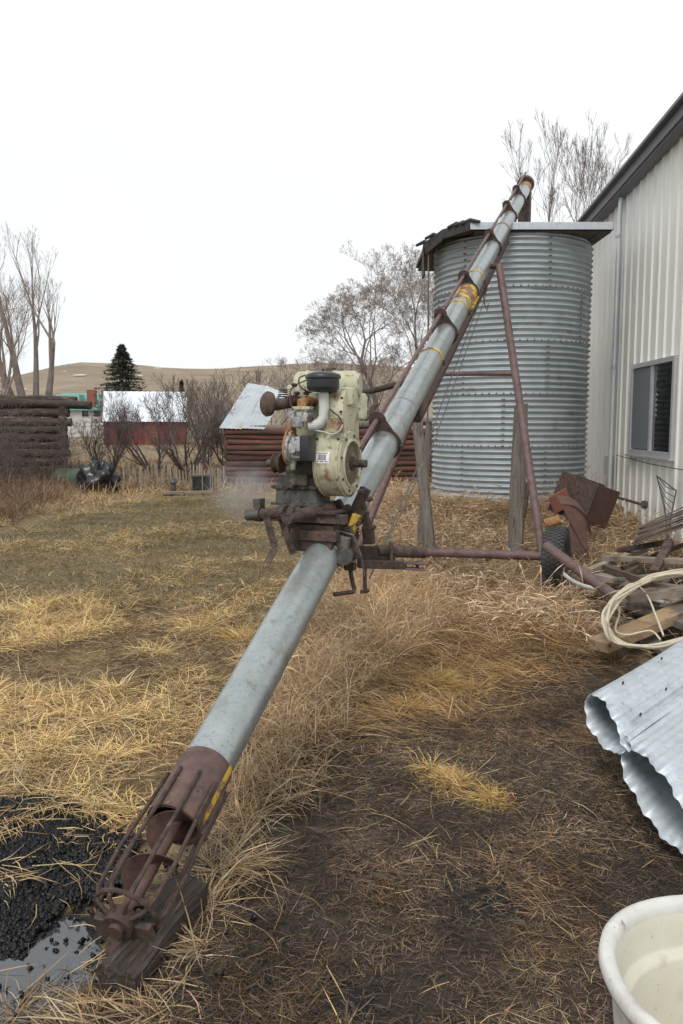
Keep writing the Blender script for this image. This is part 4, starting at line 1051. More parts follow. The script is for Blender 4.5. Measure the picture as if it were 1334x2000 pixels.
# ------------------------------------------------------------------ scrap on the right
def plank(name, a, b, w, h, m, label, cat='plank', up=Z, group=None, nseg=6):
    a, b = V(a), V(b); d = (b-a).normalized(); sd = d.cross(V(up)).normalized(); u = sd.cross(d)
    mb = MB()
    for i in range(nseg+1):
        p = a.lerp(b, i/nseg)
        for (s, t_) in ((-1, -1), (1, -1), (1, 1), (-1, 1)):
            mb.v.append(p+sd*(s*w/2+random.uniform(-.003, .003))+u*(t_*h/2+random.uniform(-.003, .003)))
    for i in range(nseg):
        for k in range(4):
            k2 = (k+1) % 4; mb.f.append((4*i+k, 4*i+k2, 4*i+4+k2, 4*i+4+k))
    mb.f.append((3, 2, 1, 0)); mb.f.append(tuple(4*nseg+k for k in range(4)))
    o = mb.build(name, M[m], bevel=.003); return tag(o, label, cat, group)
def scrap():
    def gp(px, py, dz): 
        p = G(px, py); return p
    def up(px, py, z): return at_z(px, py, z)
    plank('plank', up(1168, 1262, .14), up(1400, 1165, .34), .17, .075, 'lumber', 'long tan squared plank running under the cable coil', 'plank')
    plank('plank', up(1022, 1200, .13), up(1165, 1132, .15), .13, .05, 'lumber', 'short reddish board lying in the weeds in front of the wheel', 'plank')
    plank('plank', up(1150, 1115, .33), up(1260, 1072, .42), .07, .05, 'greylumber', 'slim grey board slanting up behind the rusty pipe', 'plank')
    plank('plank', up(1120, 1118, .26), up(1330, 1152, .32), .16, .05, 'greylumber', 'broad weathered grey board crossing beneath the rusty pipe', 'plank')
    plank('plank', up(1225, 1165, .36), up(1420, 1145, .46), .20, .06, 'greylumber', 'thick grey board end beneath the top of the cable coil', 'plank')
    plank('plank', up(1180, 1090, .40), up(1380, 1098, .5), .10, .05, 'greylumber', 'grey board at the frame edge just below the shingle stack', 'plank')
    plank('plank', up(1238, 1180, .25), up(1360, 1225, .22), .18, .05, 'wood', 'dark board half hidden behind the cable coil', 'plank')
    plank('plank', up(1150, 1160, .16), up(1240, 1108, .22), .09, .04, 'lumber', 'narrow brown board poking out left of the angle iron', 'plank')
    plank('plank', up(1265, 1215, .16), up(1400, 1110, .42), .08, .05, 'greylumber', 'slim board slanting up inside the loop of the cable coil', 'plank')
    plank('plank', up(1200, 1132, .30), up(1345, 1118, .44), .12, .03, 'wood', 'flat dark board lying across the top of the plank pile', 'plank')
    plank('pole', up(1170, 1105, .34), up(1420, 1190, .40), .05, .05, 'darkpole', 'dark round pole crossing the plank pile diagonally', 'pole')
    plank('plank', up(1085, 1172, .12), up(1180, 1150, .14), .10, .04, 'lumber', 'reddish board stub tucked under the white plastic pipe', 'plank')
    plank('plank', up(1210, 1215, .10), up(1330, 1290, .08), .12, .04, 'wood', 'dark wet board lying below the tan plank beside culvert', 'plank')
    plank('plank', up(1190, 1178, .14), up(1300, 1128, .30), .11, .04, 'greylumber', 'grey board rising behind the left edge of the coil', 'plank')
    plank('plank', up(1130, 1142, .14), up(1290, 1200, .18), .10, .035, 'wood', 'dark thin board under the lower end of rusty pipe', 'plank')
    plank('pole', up(1215, 1110, .30), up(1345, 1060, .52), .04, .04, 'darkpole', 'dark stick leaning up toward the wood strip stack', 'pole')
    # leaning rusty pipe across the wheel
    a, b = P(1066, 1066, 7.5), at_z(1228, 1185, .2)
    mb = MB(); mb.tube([a, b], .047, 16); tag(mb.build('rusty_pipe', M['primer'], smooth=True), 'thick oxide brown pipe leaning from the wheel down to the boards', 'pipe')
    # bent brown channel
    a, b, c = up(1278, 1118, .38), up(1308, 1058, .60), up(1210, 1075, .42)
    mb = MB(); mb.bar(a, b, .08, .05); mb.bar(b, c, .07, .05); tag(mb.build('angle_iron', M['rust'], bevel=.004), 'bent rusty angle iron standing out of the board pile', 'scrap iron')
    # white plastic pipe, curved
    pts = [up(1082, 1096, .36), up(1098, 1118, .32), up(1125, 1138, .27), up(1170, 1152, .24), up(1250, 1165, .24), up(1310, 1180, .25)]
    mb = MB(); mb.tube(smooth_path(pts), .018, 10); tag(mb.build('plastic_pipe', M['hose'], smooth=True), 'curved white plastic pipe passing under the rusty pipe', 'pipe')
    # cable coil
    random.seed(5)
    t = thing('cable_coil', up(1290, 1230, .15), 'loose coil of cream electric cable hanging over the tan plank', 'cable')
    for k in range(12):
        j = lambda s=5: random.uniform(-s, s)
        zz = .40+.012*k
        pts = [up(1450+j(9), 1135+j(8), zz+.1), up(1350+j(8), 1118+j(6), zz+.05), up(1280+j(8), 1128+j(6), zz), up(1215+j(10), 1160+j(8), zz-.04), up(1186+j(7), 1195+j(8), zz-.10), up(1183+j(7), 1225+j(6), .27+.008*k), up(1200+j(8), 1250+j(4), .20+.006*k), up(1240+j(8), 1264+j(4), .17+.006*k), up(1290+j(8), 1262+j(5), .2+.006*k), up(1350+j(8), 1245+j(5), .25), up(1440, 1230+j(5), .28)]
        mb = MB(); mb.tube(smooth_path(pts), .0080, 7); mb.build('strand', M['cream_cable'], t, smooth=True)
    for pts in ([up(1205, 1160, .36), up(1235, 1140, .42), up(1262, 1160, .40), up(1280, 1200, .32), up(1296, 1242, .22)], [up(1200, 1165, .36), up(1210, 1195, .3), up(1202, 1230, .24), up(1225, 1240, .23), up(1270, 1232, .24), up(1290, 1250, .2)]):
        mb = MB(); mb.tube(smooth_path(pts), .0075, 7); mb.build('strand', M['cream_cable'], t, smooth=True)
    # stack of cedar shingles or bark strips by the wall
    t = thing('shingle_stack', up(1310, 1060, .25), 'fanned stack of thin weathered wood strips by the cream wall', 'wood stack')
    for i in range(22):
        f = i/21
        a = P(1238+4*math.sin(i*2.1)+10*f, 1062-34*f+2*math.sin(i), 7.9+.5*f); b = P(1460, 1010-50*f+3*math.sin(i*3), 7.3+.6*f)
        mid = a.lerp(b, .5)+Z*(.05+.02*math.sin(i)); mb = MB(); mb.bar(a, mid, .07+.03*math.sin(i*1.7), .012); mb.bar(mid, b, .07+.03*math.sin(i*1.7), .012); mb.build('strip', M['darkstrip'], t)
    # rusty machine boxes behind the wheel
    D = 9.9
    t = thing('rusty_bin', V((*P(1140, 1010, D).xy, .15)), 'open rusty steel box tilted against the wall behind the wheel', 'steel box')
    c = P(1142, 978, D); rx = V((.70, .68, -.22)).normalized(); rz = V((.26, -.1, .95)).normalized(); rz = (rz-rx*rz.dot(rx)).normalized(); ry = rz.cross(rx)
    mb = MB(); mb.box(c, rx*.27, ry*.25, rz*.24); mb.build('shell', M['rustflat'], t, bevel=.01)
    for s in (-1, 1):
        mb = MB(); mb.box(c+rz*.245, rx*.29, ry*.02, rz*.012) if s == 1 else mb.box(c-rx*.275, rx*.01, ry*.26, rz*.25); mb.build('flange', M['rustdark'], t)
    t = thing('fender', V((*P(1100, 1040, 9.1).xy, .15)), 'curved rust red sheet metal fender standing behind the tyre', 'fender')
    mb = MB(); n = 12; c = P(1098, 1030, 9.1)
    for i in range(n+1):
        f = i/n; a = math.radians(100-100*f)
        p = c+V((math.cos(a)*.27-.02, -.06*f, math.sin(a)*.30-.02-.15*max(0, f-.8)))
        mb.v += [p+V((0, -.18, 0)), p+V((.05, .2, .06))]
    for i in range(n): mb.f.append((2*i, 2*i+1, 2*i+3, 2*i+2))
    sh = mb.build('sheet', M['rustflat'], t, smooth=True)
    mb = MB(); mb.prism([c+V((math.cos(a)*.262-.02, -.175, math.sin(a)*.292-.02)) for a in np.linspace(math.radians(100), 0, 10)]+[c+V((-.07, -.175, -.3)), c+V((.24, -.235, -.3))], V((0, .006, 0))); mb.build('side_plate', M['rustflat'], t)
    mb = MB(); mb.tube([c+V((-.22, -.1, .05)), c+V((-.06, -.12, .10))], .055, 12); mb.build('end_tube', M['rustorange'], t, smooth=True)
    t2 = MB(); t2.box(P(1095, 978, 9.8), V((.10, -.02, .06)), V((.03, .1, 0)), V((-.04, 0, .10))); tag(t2.build('red_bracket', mat('orange_red_paint', (.22, .075, .05), (.16, .065, .045), 14, .75), bevel=.01), 'small orange red bracket between fender and rusty box', 'bracket')
    b = MB(); b.bar(P(1022, 1010, 9.6), P(1032, 945, 9.7), .05, .04); tag(b.build('rusty_bar', M['rust'], bevel=.004), 'short rusty bar leaning behind the wooden post near the wheel', 'bar')
def smooth_path(pts, k=6):
    P_ = [V(p) for p in pts]; out = []
    for i in range(len(P_)-1):
        p0, p1, p2, p3 = P_[max(i-1, 0)], P_[i], P_[i+1], P_[min(i+2, len(P_)-1)]
        for s in range(k):
            u = s/k; out.append(.5*((2*p1)+(p2-p0)*u+(2*p0-5*p1+4*p2-p3)*u*u+(3*p1-p0-3*p2+p3)*u**3))
    out.append(P_[-1]); return out
M['darkstrip'] = mat('dark_strips', (.06, .047, .038), (.15, .12, .095), 12, .9, 0, .5, 50, objvar=.5)
M['rustflat'] = mat('rust_red_sheet', (.095, .05, .04), (.145, .078, .06), 9, .8, .1, .2, 60, c3=(.06, .036, .03), s3=3, t3=.55)
M['darkpole'] = mat('dark_pole', (.06, .045, .036), (.13, .095, .07), 12, .9, 0, .5, 50)
scrap()

# ------------------------------------------------------------------ flattened corrugated culvert
def culvert():
    far = at_z(1141, 1372, .34); near = at_z(1352, 1668, .10)
    e = (near-far); W_ = e.length; e.normalize()
    axis = (P(1334, 1246, 3.85)-P(1146, 1356, 3.55)); axis = V((.93, .34, .10)).normalized()
    axis = (at_z(1334, 1240, .50)-at_z(1146, 1354, .46)).normalized()
    nrm = axis.cross(e).normalized()
    if nrm.z < 0: nrm = -nrm
    t = thing('culvert_sheet', V((*(far.lerp(near, .5)+axis*.5).xy, 0.0)), 'crushed corrugated galvanised culvert lying beside the cable coil', 'culvert')
    L = 1.6
    def section(ps, name, jag):
        # ps: list of (along e 0..1, height) polyline, densified with corrugation
        pts = smooth_path([V((a*W_, h, 0)) for a, h in ps], 14)
        acc = 0; prof = []
        for i, p in enumerate(pts):
            if i: acc += (pts[i]-pts[i-1]).length
            tg = (pts[min(i+1, len(pts)-1)]-pts[max(i-1, 0)]).normalized(); nn_ = V((-tg.y, tg.x, 0))
            prof.append((p, nn_, acc))
        nL = 9; mb = MB()
        for j in range(nL+1):
            f = j/nL
            for (p, nn_, ac) in prof:
                amp = .0045*min(1, max(0, (ac-.14)/.08)) if name == 'upper_sheet' else (.0045 if name == 'lower_sheet' else .0035)
                q = p+nn_*(amp*(.25 if j == 0 else 1)*math.sin(2*math.pi*ac/.052))
                l = f*L + (.012*math.sin(ac*37)+.006*math.sin(ac*91+1) if j == 0 else 0)*jag
                sag = -.02*math.sin(f*3.1)
                mb.v.append(far+e*q.x+nrm*(q.y+sag)+axis*l)
        n = len(prof)
        for j in range(nL):
            for i in range(n-1): mb.f.append((j*n+i, j*n+i+1, (j+1)*n+i+1, (j+1)*n+i))
        o = mb.build(name, M['newgalv'], t, smooth=True, angle=70)
        sm = o.modifiers.new('thick', 'SOLIDIFY'); sm.thickness = .0035; sm.offset = 0
        return o
    section([(.0, .0), (.03, .065), (.12, .10), (.25, .095), (.36, .05), (.45, .045)], 'upper_sheet', 1)
    section([(.37, .075), (.45, .075), (.56, .10), (.70, .12), (.85, .105), (.95, .065), (1.0, .02)], 'lower_sheet', 1)
    section([(.0, .0), (.03, -.035), (.15, -.075), (.33, -.045), (.42, .02)], 'bottom_sheet', 1)
    section([(.40, .0), (.44, -.045), (.55, -.075), (.75, -.085), (.92, -.055), (1.0, .0)], 'bottom_sheet', 1)
    mb = MB(); q0 = far+e*(.40*W_)+nrm*.072
    for i in range(7):
        f = i/6; p = q0+axis*(f*L+.01)+nrm*(.006*math.sin(i*1.7)-.02*math.sin(f*3.1)); mb.v += [p-e*.022+nrm*.004, p+nrm*.014, p+e*.024+nrm*.006]
    for i in range(6): mb.f += [(3*i, 3*i+1, 3*i+4, 3*i+3), (3*i+1, 3*i+2, 3*i+5, 3*i+4)]
    mb.build('folded_seam', M['newgalv'], t, smooth=True)
    for (a, h, l) in ((.12, .115, .25), (.12, .115, .75), (.33, .075, .25), (.6, .15, .4), (.62, .15, .8), (.3, .085, .6)):
        mb = MB(); mb.lathe(far+e*(a*W_)+nrm*h+axis*l, nrm, [(-.012, .005), (.002, .005), (.004, .003)], 7); mb.build('rivet', M['rustdark'], t)
culvert()

# ------------------------------------------------------------------ white stock tub
def tub():
    zr = .42
    c = at_z(1480, 1912, zr)
    t = thing('stock_tub', V((c.x, c.y, gz(c.x, c.y))), 'white plastic stock tub with rolled rim at the bottom right corner', 'tub')
    rx, ry = .345, .325
    def ringp(sc, z, n=64, ex=2.15):
        out = []
        for k in range(n):
            a = 2*math.pi*k/n; ca, sa = math.cos(a), math.sin(a)
            out.append(V((c.x+sc*rx*math.copysign(abs(ca)**(2/ex), ca), c.y+sc*ry*math.copysign(abs(sa)**(2/ex), sa), z)))
        return out
    def shell(prof, name, m, smooth=True):
        mb = MB(); n = 64
        for (sc, z) in prof: mb.v += ringp(sc, z)
        for i in range(len(prof)-1):
            for k in range(n): mb.f.append((i*n+k, i*n+(k+1) % n, (i+1)*n+(k+1) % n, (i+1)*n+k))
        return mb, n, name, m
    mb, n, *_ = shell([(.80, -.02), (.84, .03), (.93, zr-.07), (.955, zr-.03)], '', ''); mb.f.append(tuple(range(n))); mb.build('outer_wall', M['tub'], t, smooth=True)
    mb, n, *_ = shell([(.95, zr-.035), (1.0, zr-.03), (1.02, zr-.012), (1.01, zr+.010), (.975, zr+.016), (.935, zr+.010), (.905, zr-.002), (.90, zr-.02)], '', ''); mb.build('rim', M['tub'], t, smooth=True, angle=60)
    mb, n, *_ = shell([(.905, zr-.012), (.88, zr-.05), (.86, zr-.10), (.85, zr-.11), (.80, zr-.118), (.785, zr-.13), (.76, zr-.26), (.70, zr-.36), (.60, zr-.37), (.3, zr-.375), (.02, zr-.375)], '', ''); mb.f.append(tuple(10*n+k for k in range(n))); mb.build('basin', M['tubin'], t, smooth=True, angle=50)
tub()

# ------------------------------------------------------------------ posts
def post(px0, py0, px1, py1, D, w, label, split=False):
    b = P(px0, py0, D); tp = P(px1, py1, D); b = b-(tp-b).normalized()*.15
    mb = MB(); d = (tp-b).normalized(); sd = d.cross(V((0, 1, 0))).normalized(); u = sd.cross(d)
    n = 14; m_ = 9
    for i in range(n+1):
        p = b.lerp(tp, i/n)
        for k in range(m_):
            a = 2*math.pi*k/m_; r = w*(1-.12*i/n)*(1+.10*math.sin(k*2.3+i*.25)+random.uniform(-.03, .03))
            if k in (2,): r *= .78
            mb.v.append(p+sd*(math.cos(a)*r)+u*(math.sin(a)*r)+(d*random.uniform(-.03, .03) if i == n else V((0, 0, 0))))
    for i in range(n):
        for k in range(m_): mb.f.append((i*m_+k, i*m_+(k+1) % m_, (i+1)*m_+(k+1) % m_, (i+1)*m_+k))
    mb.f.append(tuple(range(m_))); mb.f.append(tuple(n*m_+k for k in range(m_)))
    tag(mb.build('wooden_post', M['wood'], smooth=True, angle=50), label, 'post', 'weathered fence posts')
post(840, 1060, 812, 800, 8.9, .062, 'weathered split post leaning left between auger leg and red log shed')
post(823, 1040, 838, 830, 9.6, .045, 'thinner grey post crossing behind the leaning split post')
post(1008, 1058, 1017, 792, 9.0, .085, 'thick weathered post standing in front of the bin near the wheel')

# ------------------------------------------------------------------ log mesh helper
def log_between(a, b, r, parent, m, name='log', seedv=0, n=9):
    a, b = V(a), V(b); pts = []; rad = []; rs = random.Random(seedv)
    for i in range(7):
        f = i/6; pts.append(a.lerp(b, f)+V((0, rs.uniform(-.02, .02), rs.uniform(-.015, .015)))); rad.append(r*rs.uniform(.9, 1.1))
    mb = MB(); mb.tube(pts, rad, n); return mb.build(name, M[m], parent, smooth=True)

def red_shed():
    D = 19.5
    bl = P(443, 952, D); br = P(860, 955, D)
    t = thing('log_shed', V(((bl.x+br.x)/2, bl.y, bl.z)), 'low red log shed with half collapsed tin roof behind the auger', 'shed')
    top = P(443, 838, D).z; n = 11; h = (top-bl.z)/n
    for i in range(n):
        z = bl.z+h*(i+.5)
        log_between(V((bl.x+random.uniform(-.05, .05), bl.y, z)), V((br.x, br.y+random.uniform(-.02, .02), z)), h*random.uniform(.5, .62), t, 'redlog', seedv=i)
        if i < n: log_between(V((bl.x, bl.y+.05, z+h*.2)), V((bl.x, bl.y+3.2, z+h*.2)), h*.5, t, 'redlog', seedv=i+50)
    # eave beam, rafters
    log_between(P(437, 838, D-.1), P(600, 836, D-.05), .07, t, 'wood', 'eave_beam', 3)
    log_between(P(600, 836, D-.05), P(860, 822, D), .09, t, 'wood', 'eave_beam', 4)
    ridge_a, ridge_b = P(484, 749, D+1.5), P(640, 760, D+1.5)
    for x in (505, 545, 560, 590, 640, 680):
        log_between(P(x, 836, D-.05), P(x+42, 772, D+1.3), .045, t, 'wood', 'rafter', x)
    log_between(P(700, 768, D+.5), P(800, 745, D+.9), .075, t, 'darklog', 'fallen_beam', 9)
    log_between(P(712, 800, D+.4), P(718, 765, D+.6), .06, t, 'darklog', 'roof_prop', 10)
    log_between(P(700, 838, D+.2), P(735, 790, D+.6), .06, t, 'darklog', 'roof_prop', 11)
    # roof sheets: ribbed tin on the slope
    def sheet(a, b, c, d, name='roof_sheet'):
        mb = MB(); n = 24
        for i in range(n+1):
            f = i/n; off = .005*math.sin(f*2*math.pi*5)
            nrm_ = (b-a).cross(d-a).normalized()
            if nrm_.z < 0: nrm_ = -nrm_
            mb.v += [a.lerp(b, f)+nrm_*off, d.lerp(c, f)+nrm_*off]
        for i in range(n): mb.f.append((2*i, 2*i+2, 2*i+3, 2*i+1))
        mb.build(name, M['tin'], t)
    e1, e2, e3 = P(428, 836, D-.25), P(472, 838, D-.25), P(516, 840, D-.25)
    r1, r2, r3 = P(484, 748, D+1.5), P(521, 754, D+1.5), P(556, 768, D+1.35)
    sheet(e1, e2, r2, r1); sheet(e2+Z*.02, e3+Z*.02, P(545, 790, D+1.0), P(500, 788, D+.8)); sheet(P(500, 792, D+.75)+Z*.015, P(541, 797, D+.8), r3, r2+Z*.015)
    sheet(P(545, 790, D+1.0), P(600, 800, D+1.0), P(610, 775, D+1.5), r3)
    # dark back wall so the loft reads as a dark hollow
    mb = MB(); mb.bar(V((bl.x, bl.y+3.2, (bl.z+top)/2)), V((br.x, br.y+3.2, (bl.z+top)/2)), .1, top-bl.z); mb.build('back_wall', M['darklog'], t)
red_shed()

def log_cabin():
    D = 20.0; rc = P(138, 940, D)
    t = thing('log_cabin', V((rc.x-2, rc.y, rc.z)), 'dark weathered log cabin wall at the left edge behind brush', 'cabin')
    top = P(138, 800, D).z; n = 9; h = (top-rc.z)/n
    for i in range(n):
        z = rc.z+h*(i+.5)
        log_between(V((rc.x-6.5, rc.y+.1, z)), V((rc.x+random.uniform(-.10, .08), rc.y, z+random.uniform(-.015, .015))), h*.545, t, 'darklog', seedv=100+i, n=10)
        log_between(V((rc.x-.10, rc.y-.10, z+h*.45)), V((rc.x-2.1, rc.y+5, z+h*.45)), h*.45, t, 'darklog', seedv=130+i)
    log_between(P(-80, 782, D-.2), P(178, 792, D-.2), .10, t, 'darklog', 'roof_pole', 140)
    log_between(P(-80, 778, D+.6), P(150, 784, D+.6), .12, t, 'darklog', 'roof_pole', 141)
    mb = MB(); mb.prism([V((rc.x-6.5, rc.y+.1, top+.06)), V((rc.x, rc.y+.1, top+.06)), V((rc.x-2, rc.y+5, top+.06)), V((rc.x-8.5, rc.y+5, top+.06))], Z*.07); mb.build('roof', M['darklog'], t)
log_cabin()

def barn():
    D = 70; bl = P(205, 868, D); br = P(364, 868, D); zt = P(205, 822, D).z; ridge = P(205, 762, D).z
    yb = bl.y; dpt = 7.0; z0 = gz(bl.x, yb)-.2
    t = thing('red_barn', V(((bl.x+br.x)/2, yb+dpt/2, z0)), 'red barn with bright white metal roof in the middle distance', 'barn')
    mb = MB(); mb.abox(((bl.x+br.x)/2, yb+dpt/2, (z0+zt)/2), br.x-bl.x-.1, dpt, zt-z0); mb.build('wall', M['barn'], t)
    for k in range(14):
        x = bl.x+.3+k*(br.x-bl.x-.6)/13; mb = MB(); mb.abox((x, yb-.015, (z0+zt)/2), .06, .03, zt-z0); mb.build('batten', M['barn'], t)
    mb = MB(); mb.abox((bl.x+4.0, yb-.04, z0+1.1), 1.2, .05, 2.1); mb.build('door', M['brick'], t)
    xs = (bl.x-.05, br.x+.12); slopes = []
    n = 40
    for (ya, yb_) in ((yb-.35, yb+dpt/2), (yb+dpt+.35, yb+dpt/2)):
        mb = MB(); m_ = 60
        for i in range(m_+1):
            x = xs[0]+(xs[1]-xs[0])*i/m_; o = .03 if i % 4 == 0 else 0
            mb.v += [V((x, ya, zt-.08+o)), V((x, yb_, ridge+o))]
        for i in range(m_): mb.f.append((2*i, 2*i+2, 2*i+3, 2*i+1))
        mb.build('roof_slope', M['whiteroof'], t)
    for x in (bl.x, br.x):
        mb = MB(); mb.prism([V((x, yb, zt)), V((x, yb+dpt, zt)), V((x, yb+dpt/2, ridge-.1))], V((.05 if x == bl.x else -.05, 0, 0))); mb.build('gable', M['barn'], t)
    mb = MB(); mb.bar(V((xs[0]-.05, yb-.36, zt-.08)), V((xs[0]-.05, yb+dpt/2, ridge+.02)), .08, .15); mb.build('barge_board', M['brick'], t)
    t.rotation_euler = (0, 0, math.radians(13.4)); t.location.x -= .8
    # teal house
    D = 112; a = P(101, 800, D); b = P(203, 800, D); top = P(101, 767, D).z; z0 = gz(a.x, a.y)-.2
    t = thing('teal_house', V(((a.x+b.x)/2, a.y+4, z0)), 'far house with teal metal roof and brick chimney left of spruce', 'house')
    mb = MB(); mb.abox(((a.x+b.x)/2, a.y+4.3, (z0+a.z)/2), b.x-a.x-.4, 8, a.z-z0); mb.build('wall', M['housewall'], t)
    for s, (ya, yb_) in enumerate(((a.y-.3, a.y+4.3), (a.y+8.9, a.y+4.3))):
        mb = MB(); mb.prism([V((a.x, ya, a.z-.1)), V((b.x, ya, a.z-.1)), V((b.x, yb_, top)), V((a.x, yb_, top))], V((0, 0, .1))); rf = mb.build('roof_slope', M['teal'], t)
    p0, p1 = P(116, 790, D+1), P(160, 771, D+1)
    mb = MB(); mb.abox(((p0.x+p1.x)/2, a.y+1.2, (p0.z+p1.z)/2+.0), p1.x-p0.x, 2.6, p1.z-p0.z); mb.build('dormer', M['teallight'], t)
    p0 = P(176, 790, D); mb = MB(); mb.abox((p0.x, a.y+1.0, (p0.z+P(176, 764, D).z)/2), 1.1, 1.1, P(176, 764, D).z-p0.z+.4); mb.build('chimney', M['brick'], t)
    for x in (120, 165, 188):
        p = P(x, 808, D); mb = MB(); mb.abox((p.x, a.y+.27, p.z), 1.1, .06, 1.0); w = mb.build('window', M['frame'], t)
        mb = MB(); mb.abox((p.x, a.y+.235, p.z), .9, .03, .8); mb.build('pane', M['black'], w)
barn()

# ------------------------------------------------------------------ yard clutter at the far left
def clutter():
    c = G(140, 955); D = 18.0
    a = P(118, 925, 18.2); b = P(162, 922, 18.0); r = .26
    mb = MB(); ax = (b-a).normalized(); L = (b-a).length
    prof = [(0, r*.9), (0, r), (.02, r*1.02), (L*.33, r), (L*.34, r*1.04), (L*.36, r), (L*.66, r), (L*.67, r*1.04), (L*.69, r), (L, r*1.02), (L, r*.9)]
    a.z = gz(a.x, a.y)+r; mb.lathe(V((a.x, a.y, a.z)), V((ax.x, ax.y, 0)), prof, 28)
    tag(mb.build('oil_drum', M['drum'], smooth=True, angle=30), 'dark green steel drum lying on its side by the log cabin', 'drum')
    # black plastic bundle: lumpy sheet
    c = P(193, 925, 17.6); mb = MB(); n, m_ = 26, 18
    base = gz(c.x, c.y)
    for i in range(m_+1):
        ph = math.pi*i/m_
        for k in range(n):
            th = 2*math.pi*k/n
            f = 1+.20*math.sin(th*3+ph*4)+.14*math.sin(th*5-ph*6+1)+.07*math.sin(th*9+ph*9)
            mb.v.append(V((c.x+.40*f*math.sin(ph)*math.cos(th), c.y+.32*f*math.sin(ph)*math.sin(th), base+.30+.36*f*math.cos(ph))))
    for i in range(m_):
        for k in range(n): mb.f.append((i*n+k, i*n+(k+1) % n, (i+1)*n+(k+1) % n, (i+1)*n+k))
    tag(mb.build('plastic_bundle', M['bag'], smooth=True, angle=70), 'crumpled shiny black plastic bundle on the ground beside the drum', 'bundle')
    # lath fence
    a, b = P(235, 948, 18.6), P(438, 945, 18.9)
    t = thing('lath_fence', V(((a.x+b.x)/2, a.y, gz(a.x, a.y))), 'low grey lath fence behind the dry grass left of shed', 'fence')
    n = 34
    for i in range(n):
        p = a.lerp(b, i/(n-1)); z = gz(p.x, p.y); h = random.uniform(.42, .62)
        d = V((random.uniform(-.06, .06), 0, 1)); mb = MB(); mb.bar(V((p.x, p.y, z-.05)), V((p.x, p.y, z))+d*h, .035, .01, up=V((0, 1, 0))); mb.build('lath', M['greylumber'], t)
    for h in (.15, .38):
        mb = MB(); mb.tube([V((q.x, q.y+.012, gz(q.x, q.y)+h)) for q in (a, a.lerp(b, .5), b)], .006, 5); mb.build('wire', M['steelcable'], t)
    # small raised frame with dark box
    c = P(395, 935, 17.4); z = gz(c.x, c.y)
    t = thing('garden_frame', V((c.x, c.y, z)), 'small pale frame around a dark planter box left of shed', 'frame')
    for dx, h in ((-.22, .42), (.02, .55), (.22, .50), (.18, .78)):
        mb = MB(); mb.tube([V((c.x+dx, c.y-.1+dx*.3, z-.05)), V((c.x+dx, c.y-.1+dx*.3, z+h))], .014, 6); mb.build('upright', M['greylumber'], t)
    mb = MB(); mb.tube([V((c.x-.24, c.y-.12, z+.40)), V((c.x+.24, c.y-.02, z+.42))], .016, 6); mb.build('top_rail', M['greylumber'], t)
    mb = MB(); mb.abox((c.x, c.y+.12, z+.2), .42, .3, .36); mb.build('planter', M['black'], t, bevel=.02)
    c = P(368, 948, 17.0); z = gz(c.x, c.y); mb = MB(); mb.bar(V((c.x-.55, c.y, z+.06)), V((c.x+.5, c.y+.1, z+.07)), .2, .05); tag(mb.build('plank', M['greylumber']), 'pale grey board lying on the ground before the garden frame', 'plank')
    c = P(338, 938, 17.2); z = gz(c.x, c.y); mb = MB(); mb.lathe(V((c.x, c.y, z)), Z, [(0, .06), (.05, .07), (.22, .05), (.25, .08), (.33, .05), (.36, .02)], 12); tag(mb.build('yard_lantern', M['pan'], smooth=True), 'small grey lantern standing before the lath fence', 'lantern')
clutter()

# ------------------------------------------------------------------ trees
def seg_mesh(name, S, n, m, parent):
    S = np.array(S, float); p0, p1, r0, r1 = S[:, 0:3], S[:, 3:6], S[:, 6], S[:, 7]
    d = p1-p0; d /= np.linalg.norm(d, axis=1, keepdims=True)+1e-9
    a = np.cross(d, np.array([.3, .9, .31])); a /= np.linalg.norm(a, axis=1, keepdims=True)+1e-9; b = np.cross(d, a)
    v = []
    for (p, r) in ((p0, r0), (p1, r1)):
        for k in range(n):
            th = 2*math.pi*k/n; v.append(p+(a*math.cos(th)+b*math.sin(th))*r[:, None])
    v = np.stack(v, 1).reshape(-1, 3)
    q = np.array([[k, (k+1) % n, n+(k+1) % n, n+k] for k in range(n)])
    f = (q[None]+(np.arange(len(S))*2*n)[:, None, None]).reshape(-1, 4)
    return np_mesh(name, v, None, m, parent, quads=f, org=root_loc(parent), smooth=True)
